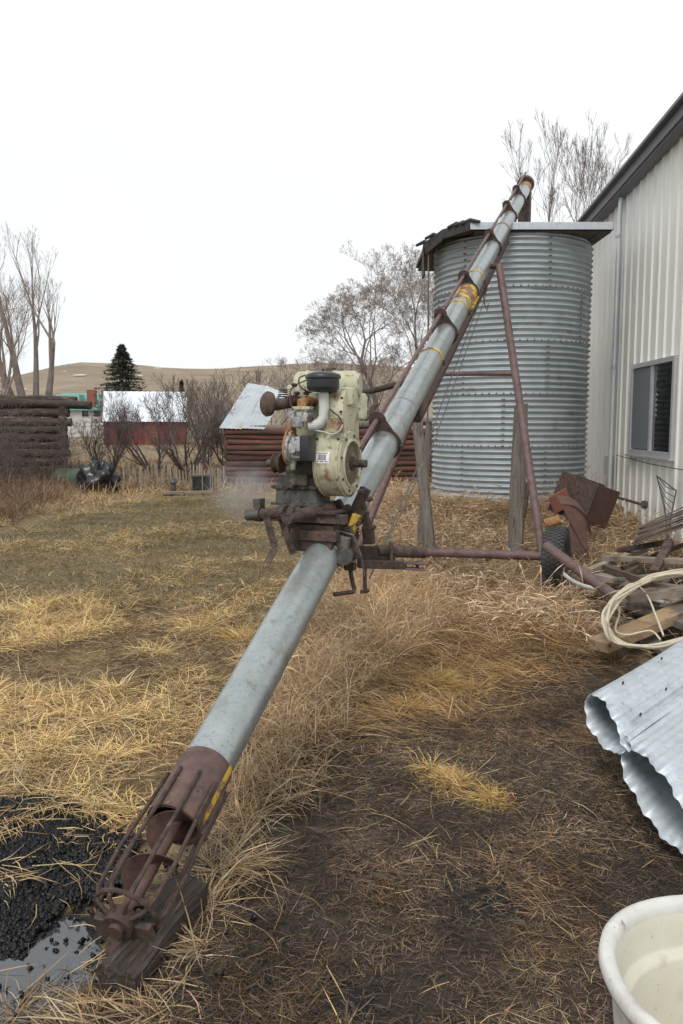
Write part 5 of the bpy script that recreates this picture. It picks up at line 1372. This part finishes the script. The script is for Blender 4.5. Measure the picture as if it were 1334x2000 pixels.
def bare_tree(name, label, base, h, r0, seed, stems=1, lean=.15, spread=.7, levels=5, kids=4, bark='bark', twig='twig', cat='tree', trop=.12, up=.5, dead=1.0, group=None, crooked=.12, leans=None, lens=None, first=.3):
    R = random.Random(seed); segs = {0: [], 1: []}
    t = thing(name, base, label, cat, group); base = V(base)-Z*.2
    def rv(): return V((R.gauss(0, 1), R.gauss(0, 1), R.gauss(0, 1)))
    def grow(p, d, L, r, lev):
        n = 7 if lev <= 1 else (5 if lev == 2 else 3 if lev == 3 else 2 if lev == 4 else 1)
        st = L/n; q = p.copy(); dd = d.copy(); pts = [(q.copy(), r)]
        for i in range(n):
            dd = (dd+rv()*crooked+Z*trop*(1 if lev else .3)).normalized(); q2 = q+dd*st
            ra = r*(1-.72*i/n); rb = r*(1-.72*(i+1)/n)
            segs[0 if lev == 0 or (lev == 1 and stems == 1) else 1].append((*q, *q2, max(ra, .0035*dead), max(rb, .003*dead)))
            q = q2; pts.append((q.copy(), rb, dd.copy()))
            if lev < levels and i >= n*first-.5:
                c = kids if lev < 2 else kids-1
                cnt = c/ n*1.7
                cnt = int(cnt)+(1 if R.random() < cnt-int(cnt) else 0)
                for _ in range(cnt):
                    s = rv(); s = (s-dd*s.dot(dd)).normalized()
                    nd = (dd*(1-spread*.5)+s*spread*R.uniform(.6, 1.1)+Z*up*.3).normalized()
                    f = R.uniform(.45, .72)*(1-.35*i/n)
                    grow(q, nd, L*f, max(rb*R.uniform(.45, .7), .003*dead), lev+1)
        if lev < levels:
            for _ in range(2): grow(q, (dd+rv()*.35).normalized(), L*R.uniform(.3, .45), max(r*.28, .003*dead), lev+1)
    for s in range(stems):
        if leans: dv = V((leans[s][0], leans[s][1], 1)).normalized()
        else:
            a = R.uniform(0, 6.28); dv = V((math.cos(a)*lean, math.sin(a)*lean, 1)).normalized()
        L = h*(lens[s] if lens else R.uniform(.62, .78))
        off = V((R.uniform(-1, 1), R.uniform(-1, 1), 0))*(r0*1.4 if stems > 1 else 0)
        grow(base+off, dv, L, r0*R.uniform(.7, 1.0) if stems > 1 else r0, 0)
    seg_mesh('trunk', segs[0], 9, M[bark], t); seg_mesh('crown', segs[1], 3, M[twig], t)
    return t
def on_ground(px, D):
    p = P(px, 830, D); return V((p.x, p.y, gz(p.x, p.y)))
# tall multi-stem tree at the left edge
bare_tree('bare_tree', 'tall bare pale tree with several upright stems behind the log cabin', on_ground(72, 40), 10.6, .30, 11, stems=4, spread=.42, levels=4, kids=3, trop=.10, leans=[(-.30, 0), (.02, .1), (.10, 0), (-.14, 0)], lens=[.66, .70, .55, .66], crooked=.05, first=.42, up=.9)
bare_tree('bare_tree', 'bare leaning tree cut off by the left picture edge', on_ground(-25, 34), 8.0, .16, 12, stems=3, spread=.6, levels=4, kids=4, leans=[(.25, 0), (-.2, 0), (.05, .1)], lens=[.6, .6, .65], crooked=.08)
# trees behind the shed
bare_tree('bare_tree', 'wide twiggy bare tree rising behind the engine and shed', on_ground(752, 31), 7.6, .17, 23, stems=4, spread=.85, levels=5, kids=4, leans=[(-.40, 0), (-.12, .1), (.22, 0), (-.7, .1)], lens=[.62, .68, .6, .5], dead=1.0, trop=.05, crooked=.13, first=.22, up=.35)
bare_tree('bare_tree', 'taller bare tree partly hidden by the left edge of the bin', on_ground(838, 34), 8.0, .17, 31, stems=2, spread=.7, levels=5, kids=4, leans=[(-.10, 0), (.18, .1)], lens=[.7, .6], dead=1.0, trop=.06, crooked=.12, first=.3)
bare_tree('bare_shrub', 'small spreading bare tree between shed and wide twiggy tree', on_ground(650, 36), 5.2, .09, 37, stems=4, spread=.8, levels=4, kids=4, lean=.4, trop=.08, cat='shrub')
# behind the bin roof
bare_tree('bare_tree', 'bare poplar tree above the bin roof nearest the discharge spout', on_ground(1092, 33), 12.0, .17, 44, stems=3, spread=.42, levels=4, kids=3, leans=[(.0, 0), (.03, 0), (.06, .1)], lens=[.66, .62, .68], dead=1.7, twig='twigmid', trop=.10, crooked=.05, first=.4, up=1.0)
bare_tree('bare_tree', 'bare poplar tree above the bin roof closest to the building', on_ground(1158, 36), 12.6, .19, 48, stems=2, spread=.42, levels=4, kids=3, leans=[(.0, 0), (.05, .1)], lens=[.70, .66], dead=1.7, twig='twigmid', trop=.10, crooked=.05, first=.4, up=1.0)
# brush
for (px, D, h, sd, st, lab, tw) in (
    (405, 25, 3.3, 51, 5, 'tall dark bare shrub just left of the tin roofed shed', 'twigdark'),
    (362, 21, 2.6, 52, 6, 'dense dark bare shrub leaning before the right end of barn', 'twigdark'),
    (300, 24, 2.5, 53, 5, 'fan shaped bare shrub in front of the barn wall', 'twigdark'),
    (505, 27, 3.6, 54, 3, 'slender bare shrub standing up behind the tin roof', 'twigdark'),
    (205, 21, 1.9, 55, 5, 'low bare shrub behind the black plastic bundle', 'twigdark'),
    (455, 21.5, 2.0, 58, 4, 'bare shrub against the left corner of the red shed', 'twigdark')):
    bare_tree('bare_shrub', lab, on_ground(px, D), h, .05, sd, stems=st, lean=.42, spread=.7, levels=3, kids=4, bark=tw, twig=tw, cat='shrub', trop=.07, crooked=.12, first=.12, group='bare shrubs')
for (px, D, h, sd, lab) in ((20, 18.2, 2.6, 61, 'tangled dark brush in front of the cabin at the left edge'), (75, 18.6, 1.9, 62, 'tangled dark brush before the middle of the cabin wall'), (-30, 16.8, 2.1, 63, 'tangled dark brush cut off by the left edge nearest the lawn')):
    bare_tree('bramble', lab, on_ground(px, D), h, .022, sd, stems=10, lean=.7, spread=.9, levels=2, kids=4, bark='twigdark', twig='twigdark', cat='shrub', trop=-.02, crooked=.2, first=.05, group='brush by the cabin')

# ------------------------------------------------------------------ blades: grass, weeds, needles
def blades(x, y, z, az, lean, length, width, curl, col, head=None):
    n = len(x)
    if head is not None: T = np.array([0, .45, .74, .86, 1.0]); prof = np.array([.8, .8, .9, head, 0])
    elif length.mean() < .145: T = np.array([0, .55, 1.0]); prof = np.array([.9, .9, 0])
    else: T = np.array([0, .38, .72, 1.0]); prof = np.array([.8, 1, .7, 0])
    d = np.stack([np.cos(az), np.sin(az)], 1); s = np.stack([-d[:, 1], d[:, 0]], 1); drift = rng.normal(0, .75, n)*np.where(rng.random(n) < .25, 1.9, 1)
    pos = np.zeros((n, len(T), 3)); cur = np.stack([x, y, z], 1); pos[:, 0] = cur
    for i in range(1, len(T)):
        dl = length*(T[i]-T[i-1]); ang = lean+curl*T[i]
        az_i = az+drift*T[i]; st = np.stack([np.cos(az_i)*np.sin(ang)*dl, np.sin(az_i)*np.sin(ang)*dl, np.cos(ang)*dl], 1); cur = cur+st; pos[:, i] = cur
    w = width[:, None]*prof[None]/2
    s3 = np.concatenate([s, rng.normal(0, .5, n)[:, None]], 1); s3 /= np.linalg.norm(s3, axis=1, keepdims=True)
    A = pos-s3[:, None]*w[..., None]; B = pos+s3[:, None]*w[..., None]
    k = len(T); v = np.stack([A, B], 2).reshape(n, 2*k, 3)[:, :2*k-1]      # the tip is one point
    q = []
    for i in range(k-2): q += [[2*i, 2*i+1, 2*i+3], [2*i, 2*i+3, 2*i+2]]
    q.append([2*k-4, 2*k-3, 2*k-2])
    m = 2*k-1; f = (np.array(q)[None]+(np.arange(n)*m)[:, None, None]).reshape(-1, 3)
    return v.reshape(-1, 3), f, np.repeat(col, m, 0)
class Acc:
    def __init__(s): s.v, s.f, s.c, s.n = [], [], [], 0
    def add(s, vfc):
        v, f, c = vfc; s.v.append(v); s.f.append(f+s.n); s.c.append(c); s.n += len(v)
    def build(s, name, label, cat, m='grass', parent=None, org=(0, 5, 0)):
        v = np.concatenate(s.v); f = np.concatenate(s.f); c = np.concatenate(s.c)
        o = np_mesh(name, v, f, M[m], parent, cols=np.clip(c, .003, 1), org=root_loc(parent) if parent else org)
        if label: tag(o, label, cat, kind='stuff')
        return o
def scatter(poly, n, soft=.1, xmin=-99, xmax=99, ymax=99):
    lo, hi = poly.min(0), poly.max(0); X, Y = [], []; c = 0
    while c < n:
        x = rng.uniform(lo[0], hi[0], n*2); y = rng.uniform(lo[1], hi[1], n*2); k = inside(poly, x, y, soft)
        k &= (x > xmin) & (x < xmax) & (y < ymax)
        X.append(x[k]); Y.append(y[k]); c += k.sum()
        if k.sum() == 0: break
    return np.concatenate(X)[:n], np.concatenate(Y)[:n]
def tint(n, cols, wts, var=.16):
    cols = np.array(cols); i = rng.choice(len(cols), n, p=np.array(wts)/sum(wts))
    return cols[i]*(1+rng.normal(0, var, n))[:, None]*(1+rng.normal(0, .04, (n, 3)))
def avoid(x, y):       # keep blades out of the solid things on the ground
    k = (x < wall_x(y)-.03)
    cx_ = x+.34*vnoise(x, y, 4.2, 71)+.12*vnoise(x, y, 13, 75); cy_ = y+.34*vnoise(x, y, 4.2, 72)+.12*vnoise(x, y, 13, 76)
    k &= ~(inside(Z_COAL, cx_, cy_, .03) & (rng.random(len(x)) < .975)); k &= ~(inside(Z_PUD, x, y, .02) & (rng.random(len(x)) < .97))
    k &= np.hypot(x-BIN_C.x, y-BIN_C.y) > 1.26
    k &= ~(inside(Z_PILE, x, y, .05) & (rng.random(len(x)) < .82))
    for (px, py, rx_, ry_) in DUST:
        g0 = G(px, py); k &= ~((np.hypot((x-g0.x)/rx_, (y-g0.y)/ry_)+.9*vnoise(x, y, 9, 120) < .75) & (rng.random(len(x)) < .6))
    return k
STRAW = [(.55, .39, .17), (.48, .335, .16), (.61, .46, .25), (.35, .235, .11)]
TAN = [(.37, .255, .14), (.45, .335, .20), (.28, .185, .10), (.50, .40, .27)]
BROWN = [(.12, .075, .042), (.18, .115, .065), (.075, .05, .032), (.26, .17, .09)]
GREEN = [(.13, .125, .05), (.19, .15, .065), (.25, .19, .09), (.10, .10, .04)]
def field(acc, poly, nclump, per, cr, length, lean, width, cols, wts, curl=.5, soft=.1, comb=None, combw=.0, head=None, thr=None, lvar=.25, xmin=-99, xmax=99, ymax=99, zoff=0, radial=.6, cvar=.45):
    cx, cy = scatter(poly, nclump, soft, xmin, xmax, ymax)
    if thr is not None:
        k = (vnoise(cx, cy, thr[0], thr[2])+.5*vnoise(cx, cy, thr[0]*3, thr[2]+1)) > thr[1]; cx, cy = cx[k], cy[k]
    m = len(cx); ct = 1+rng.normal(0, .14, m); cs = rng.uniform(.65, 1.25, m)
    i = np.repeat(np.arange(m), per); n = len(i)
    rr = cr*np.sqrt(rng.random(n))*cs[i]; aa = rng.uniform(0, 6.283, n)
    x = cx[i]+rr*np.cos(aa); y = cy[i]+rr*np.sin(aa)
    k = avoid(x, y); i, x, y, aa = i[k], x[k], y[k], aa[k]; n = len(x)
    az = np.where(rng.random(n) < radial, aa+rng.normal(0, .5, n), rng.uniform(0, 6.283, n))
    if comb is not None:
        cdir = comb+1.2*vnoise(x, y, 1.1, 44)*2
        az = np.where(rng.random(n) < combw, cdir+rng.normal(0, .35, n), az)
    L = np.clip(length*cs[i]*(1+rng.normal(0, lvar, n)), .02, None)
    le = np.clip(lean[0]+rng.normal(0, lean[1], n), 0, 1.55)
    cu = np.abs(rng.normal(curl, .3, n)); cu = np.minimum(cu, np.maximum(1.75-le, .05))
    w = width*rng.uniform(.6, 1.4, n)
    c = tint(n, cols, wts)*ct[i][:, None]*np.clip(1+cvar*(vnoise(x, y, 1.1, 101)*1.3+vnoise(x, y, 3.7, 102)+.7*vnoise(x, y, 11, 103)), .25, 1.8)[:, None]
    z = ground(x, y)+zoff+rng.uniform(0, .012, n)
    acc.add(blades(x, y, z, az, le, L, w, cu, c, head))
def tuft(acc, px, py, r, n, length, cols, wts, lean=(.9, .3), width=.0036):
    g = G(px, py); rr = r*np.clip(np.abs(rng.normal(0, .62, n)), 0, 1.9); aa = rng.uniform(0, 6.283, n)
    x = g.x+rr*np.cos(aa); y = g.y+rr*np.sin(aa); k = avoid(x, y); x, y, aa, rr = x[k], y[k], aa[k], rr[k]; n = len(x)
    az = np.where(rng.random(n) < .6, rng.uniform(0, 6.28)+2.4*vnoise(x, y, 4, 140)+rng.normal(0, .6, n), aa+rng.normal(0, 1.2, n)); le = np.clip(rng.normal(lean[0], lean[1], n)*np.clip(.75+.25*rr/r, 0, 1.15), 0, 1.5); length = length*np.clip(1.1-.25*rr/r, .5, 1.2)
    cu = np.minimum(np.abs(rng.normal(.5, .3, n)), np.maximum(1.75-le, .05))
    acc.add(blades(x, y, ground(x, y), az, le, length*(1+rng.normal(0, .25, n)), width*rng.uniform(.6, 1.3, n), cu, tint(n, cols, wts)))

def vegetation():
    # golden matted straw, left foreground
    a = Acc()
    field(a, Z_STRAW, 900, 44, .18, .11, (1.38, .16), .0034, TAN+BROWN[:3], [2, 1.5, 3, .6, 3, 3, 2], curl=.25, xmin=-4.5, radial=.15)
    field(a, Z_STRAW, 1300, 56, .13, .135, (1.28, .22), .0036, STRAW+TAN[:1], [4, 3, 3, 2, 2], curl=.4, comb=-.6, combw=.5, xmin=-4.5, radial=.4, thr=(1.3, -.02, 81))
    field(a, Z_STRAW, 420, 60, .10, .16, (1.12, .3), .0036, [(.62, .46, .21), (.57, .41, .18), (.66, .53, .30)], [2, 2, 1], curl=.6, xmin=-4.5, radial=.6, thr=(1.3, .04, 81))
    field(a, Z_STRAW, 50, 10, .12, .24, (.6, .35), .0034, [(.5, .38, .22), (.42, .3, .16)], [1, 1], curl=1.1, xmin=-4.5, radial=.5)
    a.build('straw_grass', 'matted golden straw grass left of the auger', 'grass', org=(-1.5, 4, 0))
    # lawn
    a = Acc()
    field(a, Z_LAWN, 4700, 14, .10, .060, (.9, .35), .0045, GREEN+TAN[:3]+BROWN[1:2], [1.6, 3, 3, .8, 1.6, 1, 2, 1.6], xmin=-6)
    field(a, Z_LAWN, 1500, 30, .16, .13, (1.15, .3), .0048, STRAW+TAN[:2], [2, 3, 2, 2, 1, 1], thr=(.9, .10, 52), xmin=-6, comb=-.4, combw=.4, radial=.3)
    a.build('lawn_grass', 'short grey green winter lawn behind the engine', 'grass', org=(-2, 9, 0))
    # tall grey-tan grass along the auger, half fallen over
    a = Acc()
    TG = [(.43, .285, .155), (.52, .37, .215), (.31, .195, .10), (.57, .44, .295), (.46, .37, .28)]
    field(a, Z_TALL, 620, 34, .10, .255, (.55, .36), .0030, TG, [3, 3, 2, 1.5, .6], curl=1.2, soft=.12, radial=.2, lvar=.4)
    field(a, Z_TALL, 560, 38, .14, .11, (1.3, .22), .0032, TG+BROWN[1:2], [3, 2, 3, 1, 1, 3], curl=.3, soft=.14, radial=.1)
    field(a, Z_TALL, 150, 8, .12, .28, (.45, .3), .0032, [(.56, .42, .26), (.48, .35, .2)], [1, 1], curl=1.5, head=2.4, soft=.08, radial=.3)
    a.build('tall_grass', 'tall dead grass standing along the lower auger tube', 'grass', org=(0, 4.5, 0))
    # weeds with drooping heads around the wheel and bin
    a = Acc()
    WC = [(.42, .29, .175), (.50, .36, .23), (.31, .20, .115), (.56, .44, .31)]
    field(a, Z_WEED, 1150, 24, .13, .38, (.4, .28), .0044, WC, [3, 3, 2, 2], curl=1.4, head=3.0, soft=.15, radial=.4)
    field(a, Z_WEED, 1100, 30, .16, .22, (1.0, .35), .005, WC+STRAW[:1], [3, 2, 3, 1, 1], curl=.7, soft=.15, radial=.3)
    a.build('drooping_weeds', 'dense tan weeds with drooping seed heads around the wheel', 'weeds', org=(2, 8, 0))
    # flattened brown thatch on the mud
    a = Acc()
    K = dict(soft=.1, xmin=-1.6, xmax=3.0, ymax=7.0, radial=.1)
    field(a, Z_MUD, 4600, 22, .13, .05, (1.36, .2), .0027, [(.115, .078, .052), (.165, .115, .075), (.075, .052, .037), (.25, .18, .115)], [3, 3, 2.5, 1.3], curl=.2, cvar=.95, thr=(1.6, -.3, 110), **K)
    field(a, Z_MUD, 1500, 26, .12, .075, (1.38, .18), .0030, [(.165, .09, .045), (.23, .135, .066), (.115, .066, .036), (.31, .20, .10)], [3, 3, 2, 1], curl=.25, cvar=.8, thr=(1.1, .0, 61), comb=2.4, combw=.5, **K)
    field(a, Z_MUD, 220, 6, .2, .17, (1.46, .07), .0028, STRAW+TAN, [1, 2, 1, 1, 2, 1, 1, 1], curl=.06, lvar=.5, **K)
    field(a, Z_MUD, 500, 10, .12, .05, (1.3, .25), .0030, [(.11, .11, .05), (.16, .15, .08), (.3, .26, .2)], [1, 1, 1], curl=.2, thr=(1.4, .15, 67), **K)
    a.build('thatch', 'flattened brown thatch and straw on the wet mud', 'thatch', org=(.8, 3.5, 0))
    # matted orange-brown hay where weeds thin out towards the mud
    a = Acc()
    zh = zone([(700, 1240), (820, 1180), (1000, 1200), (1180, 1240), (1130, 1290), (1020, 1320), (900, 1350), (760, 1420), (640, 1460), (620, 1380)])
    field(a, zh, 420, 40, .18, .20, (1.33, .18), .0036, [(.30, .175, .075), (.38, .24, .11), (.22, .13, .06), (.45, .31, .16)], [3, 3, 2, 1], curl=.25, soft=.18, radial=.1, comb=2.7, combw=.6)
    a.build('fallen_hay', 'flattened orange brown hay between the weeds and the mud', 'hay', org=(1, 5, 0))
    # separate golden tufts on the mud
    a = Acc()
    for (px, py, r, n, L) in ((885, 1528, .16, 1200, .10), (960, 1560, .12, 700, .09), (850, 1335, .24, 2600, .15), (800, 1385, .16, 1100, .14), (930, 1350, .18, 1100, .13), (840, 1500, .10, 160, .13), (470, 1250, .2, 450, .24)):
        tuft(a, px, py, r, n, L, [(.58, .39, .14), (.50, .32, .11), (.62, .47, .23), (.36, .22, .09)], [4, 3, 2, 2], lean=(1.45, .2))
    for (px, py, r, n, L) in ((400, 1770, .10, 170, .20), (430, 1700, .12, 240, .24), (480, 1600, .12, 240, .22), (390, 1850, .09, 70, .18), (20, 1560, .2, 300, .2)):
        tuft(a, px, py, r, n, L, TAN, [3, 3, 1, 2], lean=(1.4, .25))
    a2 = Acc()
    for (px, py, r, n, L) in ((40, 1990, .16, 130, .16), (170, 1990, .18, 150, .17), (300, 1975, .2, 150, .17)):
        tuft(a, px, py, r, n, L, TAN+BROWN[1:], [2, 2, 1, 1, 1, 1, 1], lean=(1.45, .08))
    # straw that has fallen over the coal's edge
    def over(px, py, r, n, L, ang):
        g = G(px, py); x = g.x+rng.normal(0, r, n); y = g.y+rng.normal(0, r, n)
        a.add(blades(x, y, ground(x, y)+.03, ang+rng.normal(0, .5, n), np.clip(rng.normal(1.35, .15, n), 0, 1.5), L*(1+rng.normal(0, .25, n)), np.full(n, .0038), np.abs(rng.normal(.15, .1, n)), tint(n, STRAW+TAN[:2], [3, 3, 2, 1, 1, 1])))
    for q in ((10, 1620, .05, 45, .18, -.8), (40, 1595, .06, 60, .18, -1.2), (130, 1580, .06, 60, .16, -.9), (120, 1640, .03, 16, .12, -.4), (5, 1720, .04, 30, .16, -.3), (200, 1580, .05, 50, .16, -1.4), (150, 1700, .10, 10, .2, -.8), (80, 1780, .12, 10, .16, .2), (215, 1660, .05, 22, .16, -1.5), (160, 1850, .12, 14, .16, .1)): over(*q)
    a.build('straw_tufts', 'separate golden straw tufts scattered over the dark mud', 'grass', org=(.8, 3.5, 0))
    # background dry meadow and bank
    a = Acc()
    bank = zone([(-700, 1060), (-200, 1045), (0, 1030), (150, 995), (300, 965), (460, 962), (700, 975), (860, 972), (850, 945), (600, 940), (430, 945), (230, 950), (120, 960), (-100, 965), (-600, 990)])
    field(a, bank, 1300, 20, .22, .22, (.75, .4), .008, TAN+STRAW[:2], [3, 3, 3, 1, 2, 1], curl=.7, soft=.3, xmin=-11)
    far = np.array([[-14, 17.5], [-9, 16.2], [-4.5, 17], [2, 17.5], [3.0, 19.0], [2, 30], [-16, 32]])
    field(a, far, 1000, 14,   .35, .34, (.5, .35), .022, [(.25, .17, .10), (.31, .22, .13), (.19, .13, .08)], [2, 2, 2], curl=.7, soft=.3)
    a.build('meadow_grass', 'long dry tan grass on the bank and meadow behind the lawn', 'grass', org=(-3, 16, 0))
    a = Acc()
    brush = zone([(-500, 1050), (-100, 1030), (20, 1020), (130, 985), (150, 950), (60, 935), (-300, 950)])
    field(a, brush, 520, 26, .25, .48, (.35, .3), .007, [(.16, .10, .065), (.22, .14, .09), (.29, .20, .13)], [2, 2, 1], curl=.8, soft=.2, xmin=-10)
    a.build('brush_grass', 'brown rank grass in front of the log cabin', 'grass', org=(-7, 15, 0))
vegetation()

# spruce
def spruce():
    D = 88; b = on_ground(242, D); h = P(242, 672, D).z-b.z
    t = thing('spruce_tree', b, 'dark green conical spruce behind the white roofed barn', 'tree')
    mb = MB(); mb.tube([b-Z*.2, b+Z*(h*.5), b+Z*(h*.98)], [.25, .14, .02], 8); mb.build('trunk', M['bark'], t, smooth=True)
    a = Acc(); N_ = 640
    f = np.sort(rng.random(N_))**.8; zc = h*(.12+.86*f); R_ = np.interp(f, [0, .15, .6, 1], [3.7, 3.9, 2.2, .15])*rng.uniform(.55, 1.25, N_); az = rng.uniform(0, 6.283, N_)
    per = 26; i = np.repeat(np.arange(N_), per); s = rng.random(len(i))**.7
    r = R_[i]*s; x = b.x+r*np.cos(az[i]); y = b.y+r*np.sin(az[i]); z = b.z+zc[i]-r*.22+.10*r*r/np.maximum(R_[i], .2)
    n = len(i); az2 = az[i]+rng.normal(0, .9, n); L = rng.uniform(.16, .36, n)
    c = tint(n, [(.065, .078, .058), (.085, .10, .075), (.045, .055, .042), (.12, .125, .095)], [3, 3, 2, 1])
    a.add(blades(x, y, z, az2, rng.normal(1.35, .35, n), L, np.full(n, .105), rng.normal(.1, .2, n), c)); a.build('crown', None, None, parent=t)
    # a small distant one
    D = 160; b = on_ground(356, D); h = P(356, 742, D).z-b.z
    t = thing('spruce_tree', b, 'tiny distant spruce just above the right end of barn roof', 'tree')
    mb = MB(); mb.tube([b, b+Z*h], [.2, .02], 6); mb.build('trunk', M['bark'], t)
    a = Acc(); n = 2500; f = rng.random(n); r = (1-f)*1.3*np.sqrt(rng.random(n)); az = rng.uniform(0, 6.283, n)
    a.add(blades(b.x+r*np.cos(az), b.y+r*np.sin(az), b.z+h*(.1+.88*f), az, rng.normal(1.4, .3, n), rng.uniform(.3, .6, n), np.full(n, .18), rng.normal(.1, .2, n), tint(n, [(.05, .05, .035), (.07, .06, .045)], [1, 1]))); a.build('crown', None, None, parent=t)
spruce()

# ------------------------------------------------------------------ faint smoke drifting left of the engine
def smoke():
    m = bpy.data.materials.new('smoke_volume'); m.use_nodes = True; N = m.node_tree.nodes; L = m.node_tree.links; N.clear()
    o = N.new('ShaderNodeOutputMaterial'); v = N.new('ShaderNodeVolumePrincipled'); v.inputs['Color'].default_value = (.85, .83, .84, 1)
    t = N.new('ShaderNodeTexCoord'); n = N.new('ShaderNodeTexNoise'); n.inputs['Scale'].default_value = 2.2; n.inputs['Detail'].default_value = 4
    g = N.new('ShaderNodeVectorMath'); g.operation = 'LENGTH'; L.new(t.outputs['Object'], g.inputs[0])
    f = N.new('ShaderNodeMapRange'); f.inputs[1].default_value = 1.0; f.inputs[2].default_value = 0.1; f.inputs[3].default_value = 0; f.inputs[4].default_value = 1; f.interpolation_type = 'SMOOTHSTEP'; L.new(g.outputs['Value'], f.inputs[0])
    L.new(t.outputs['Object'], n.inputs['Vector'])
    r1 = N.new('ShaderNodeMapRange'); r1.inputs[1].default_value = .3; r1.inputs[2].default_value = .7; L.new(n.outputs['Fac'], r1.inputs[0])
    a = N.new('ShaderNodeMath'); a.operation = 'MULTIPLY'; L.new(f.outputs[0], a.inputs[0]); L.new(r1.outputs[0], a.inputs[1])
    b = N.new('ShaderNodeMath'); b.operation = 'MULTIPLY'; b.inputs[1].default_value = 5.0; L.new(a.outputs[0], b.inputs[0])
    L.new(b.outputs[0], v.inputs['Density']); L.new(v.outputs[0], o.inputs['Volume'])
    mb = MB(); mb.lathe((0, 0, -1), Z, [(1-math.cos(q), math.sin(q)) for q in np.linspace(0, math.pi, 13)], 20)
    c = P(478, 958, 4.75); ob = mb.build('smoke', m, origin=(0, 0, 0)); ob.location = c; ob.scale = (.27, .22, .22)
    tag(ob, 'faint pale smoke puff drifting low at the left of the engine', 'smoke', kind='stuff')
smoke()
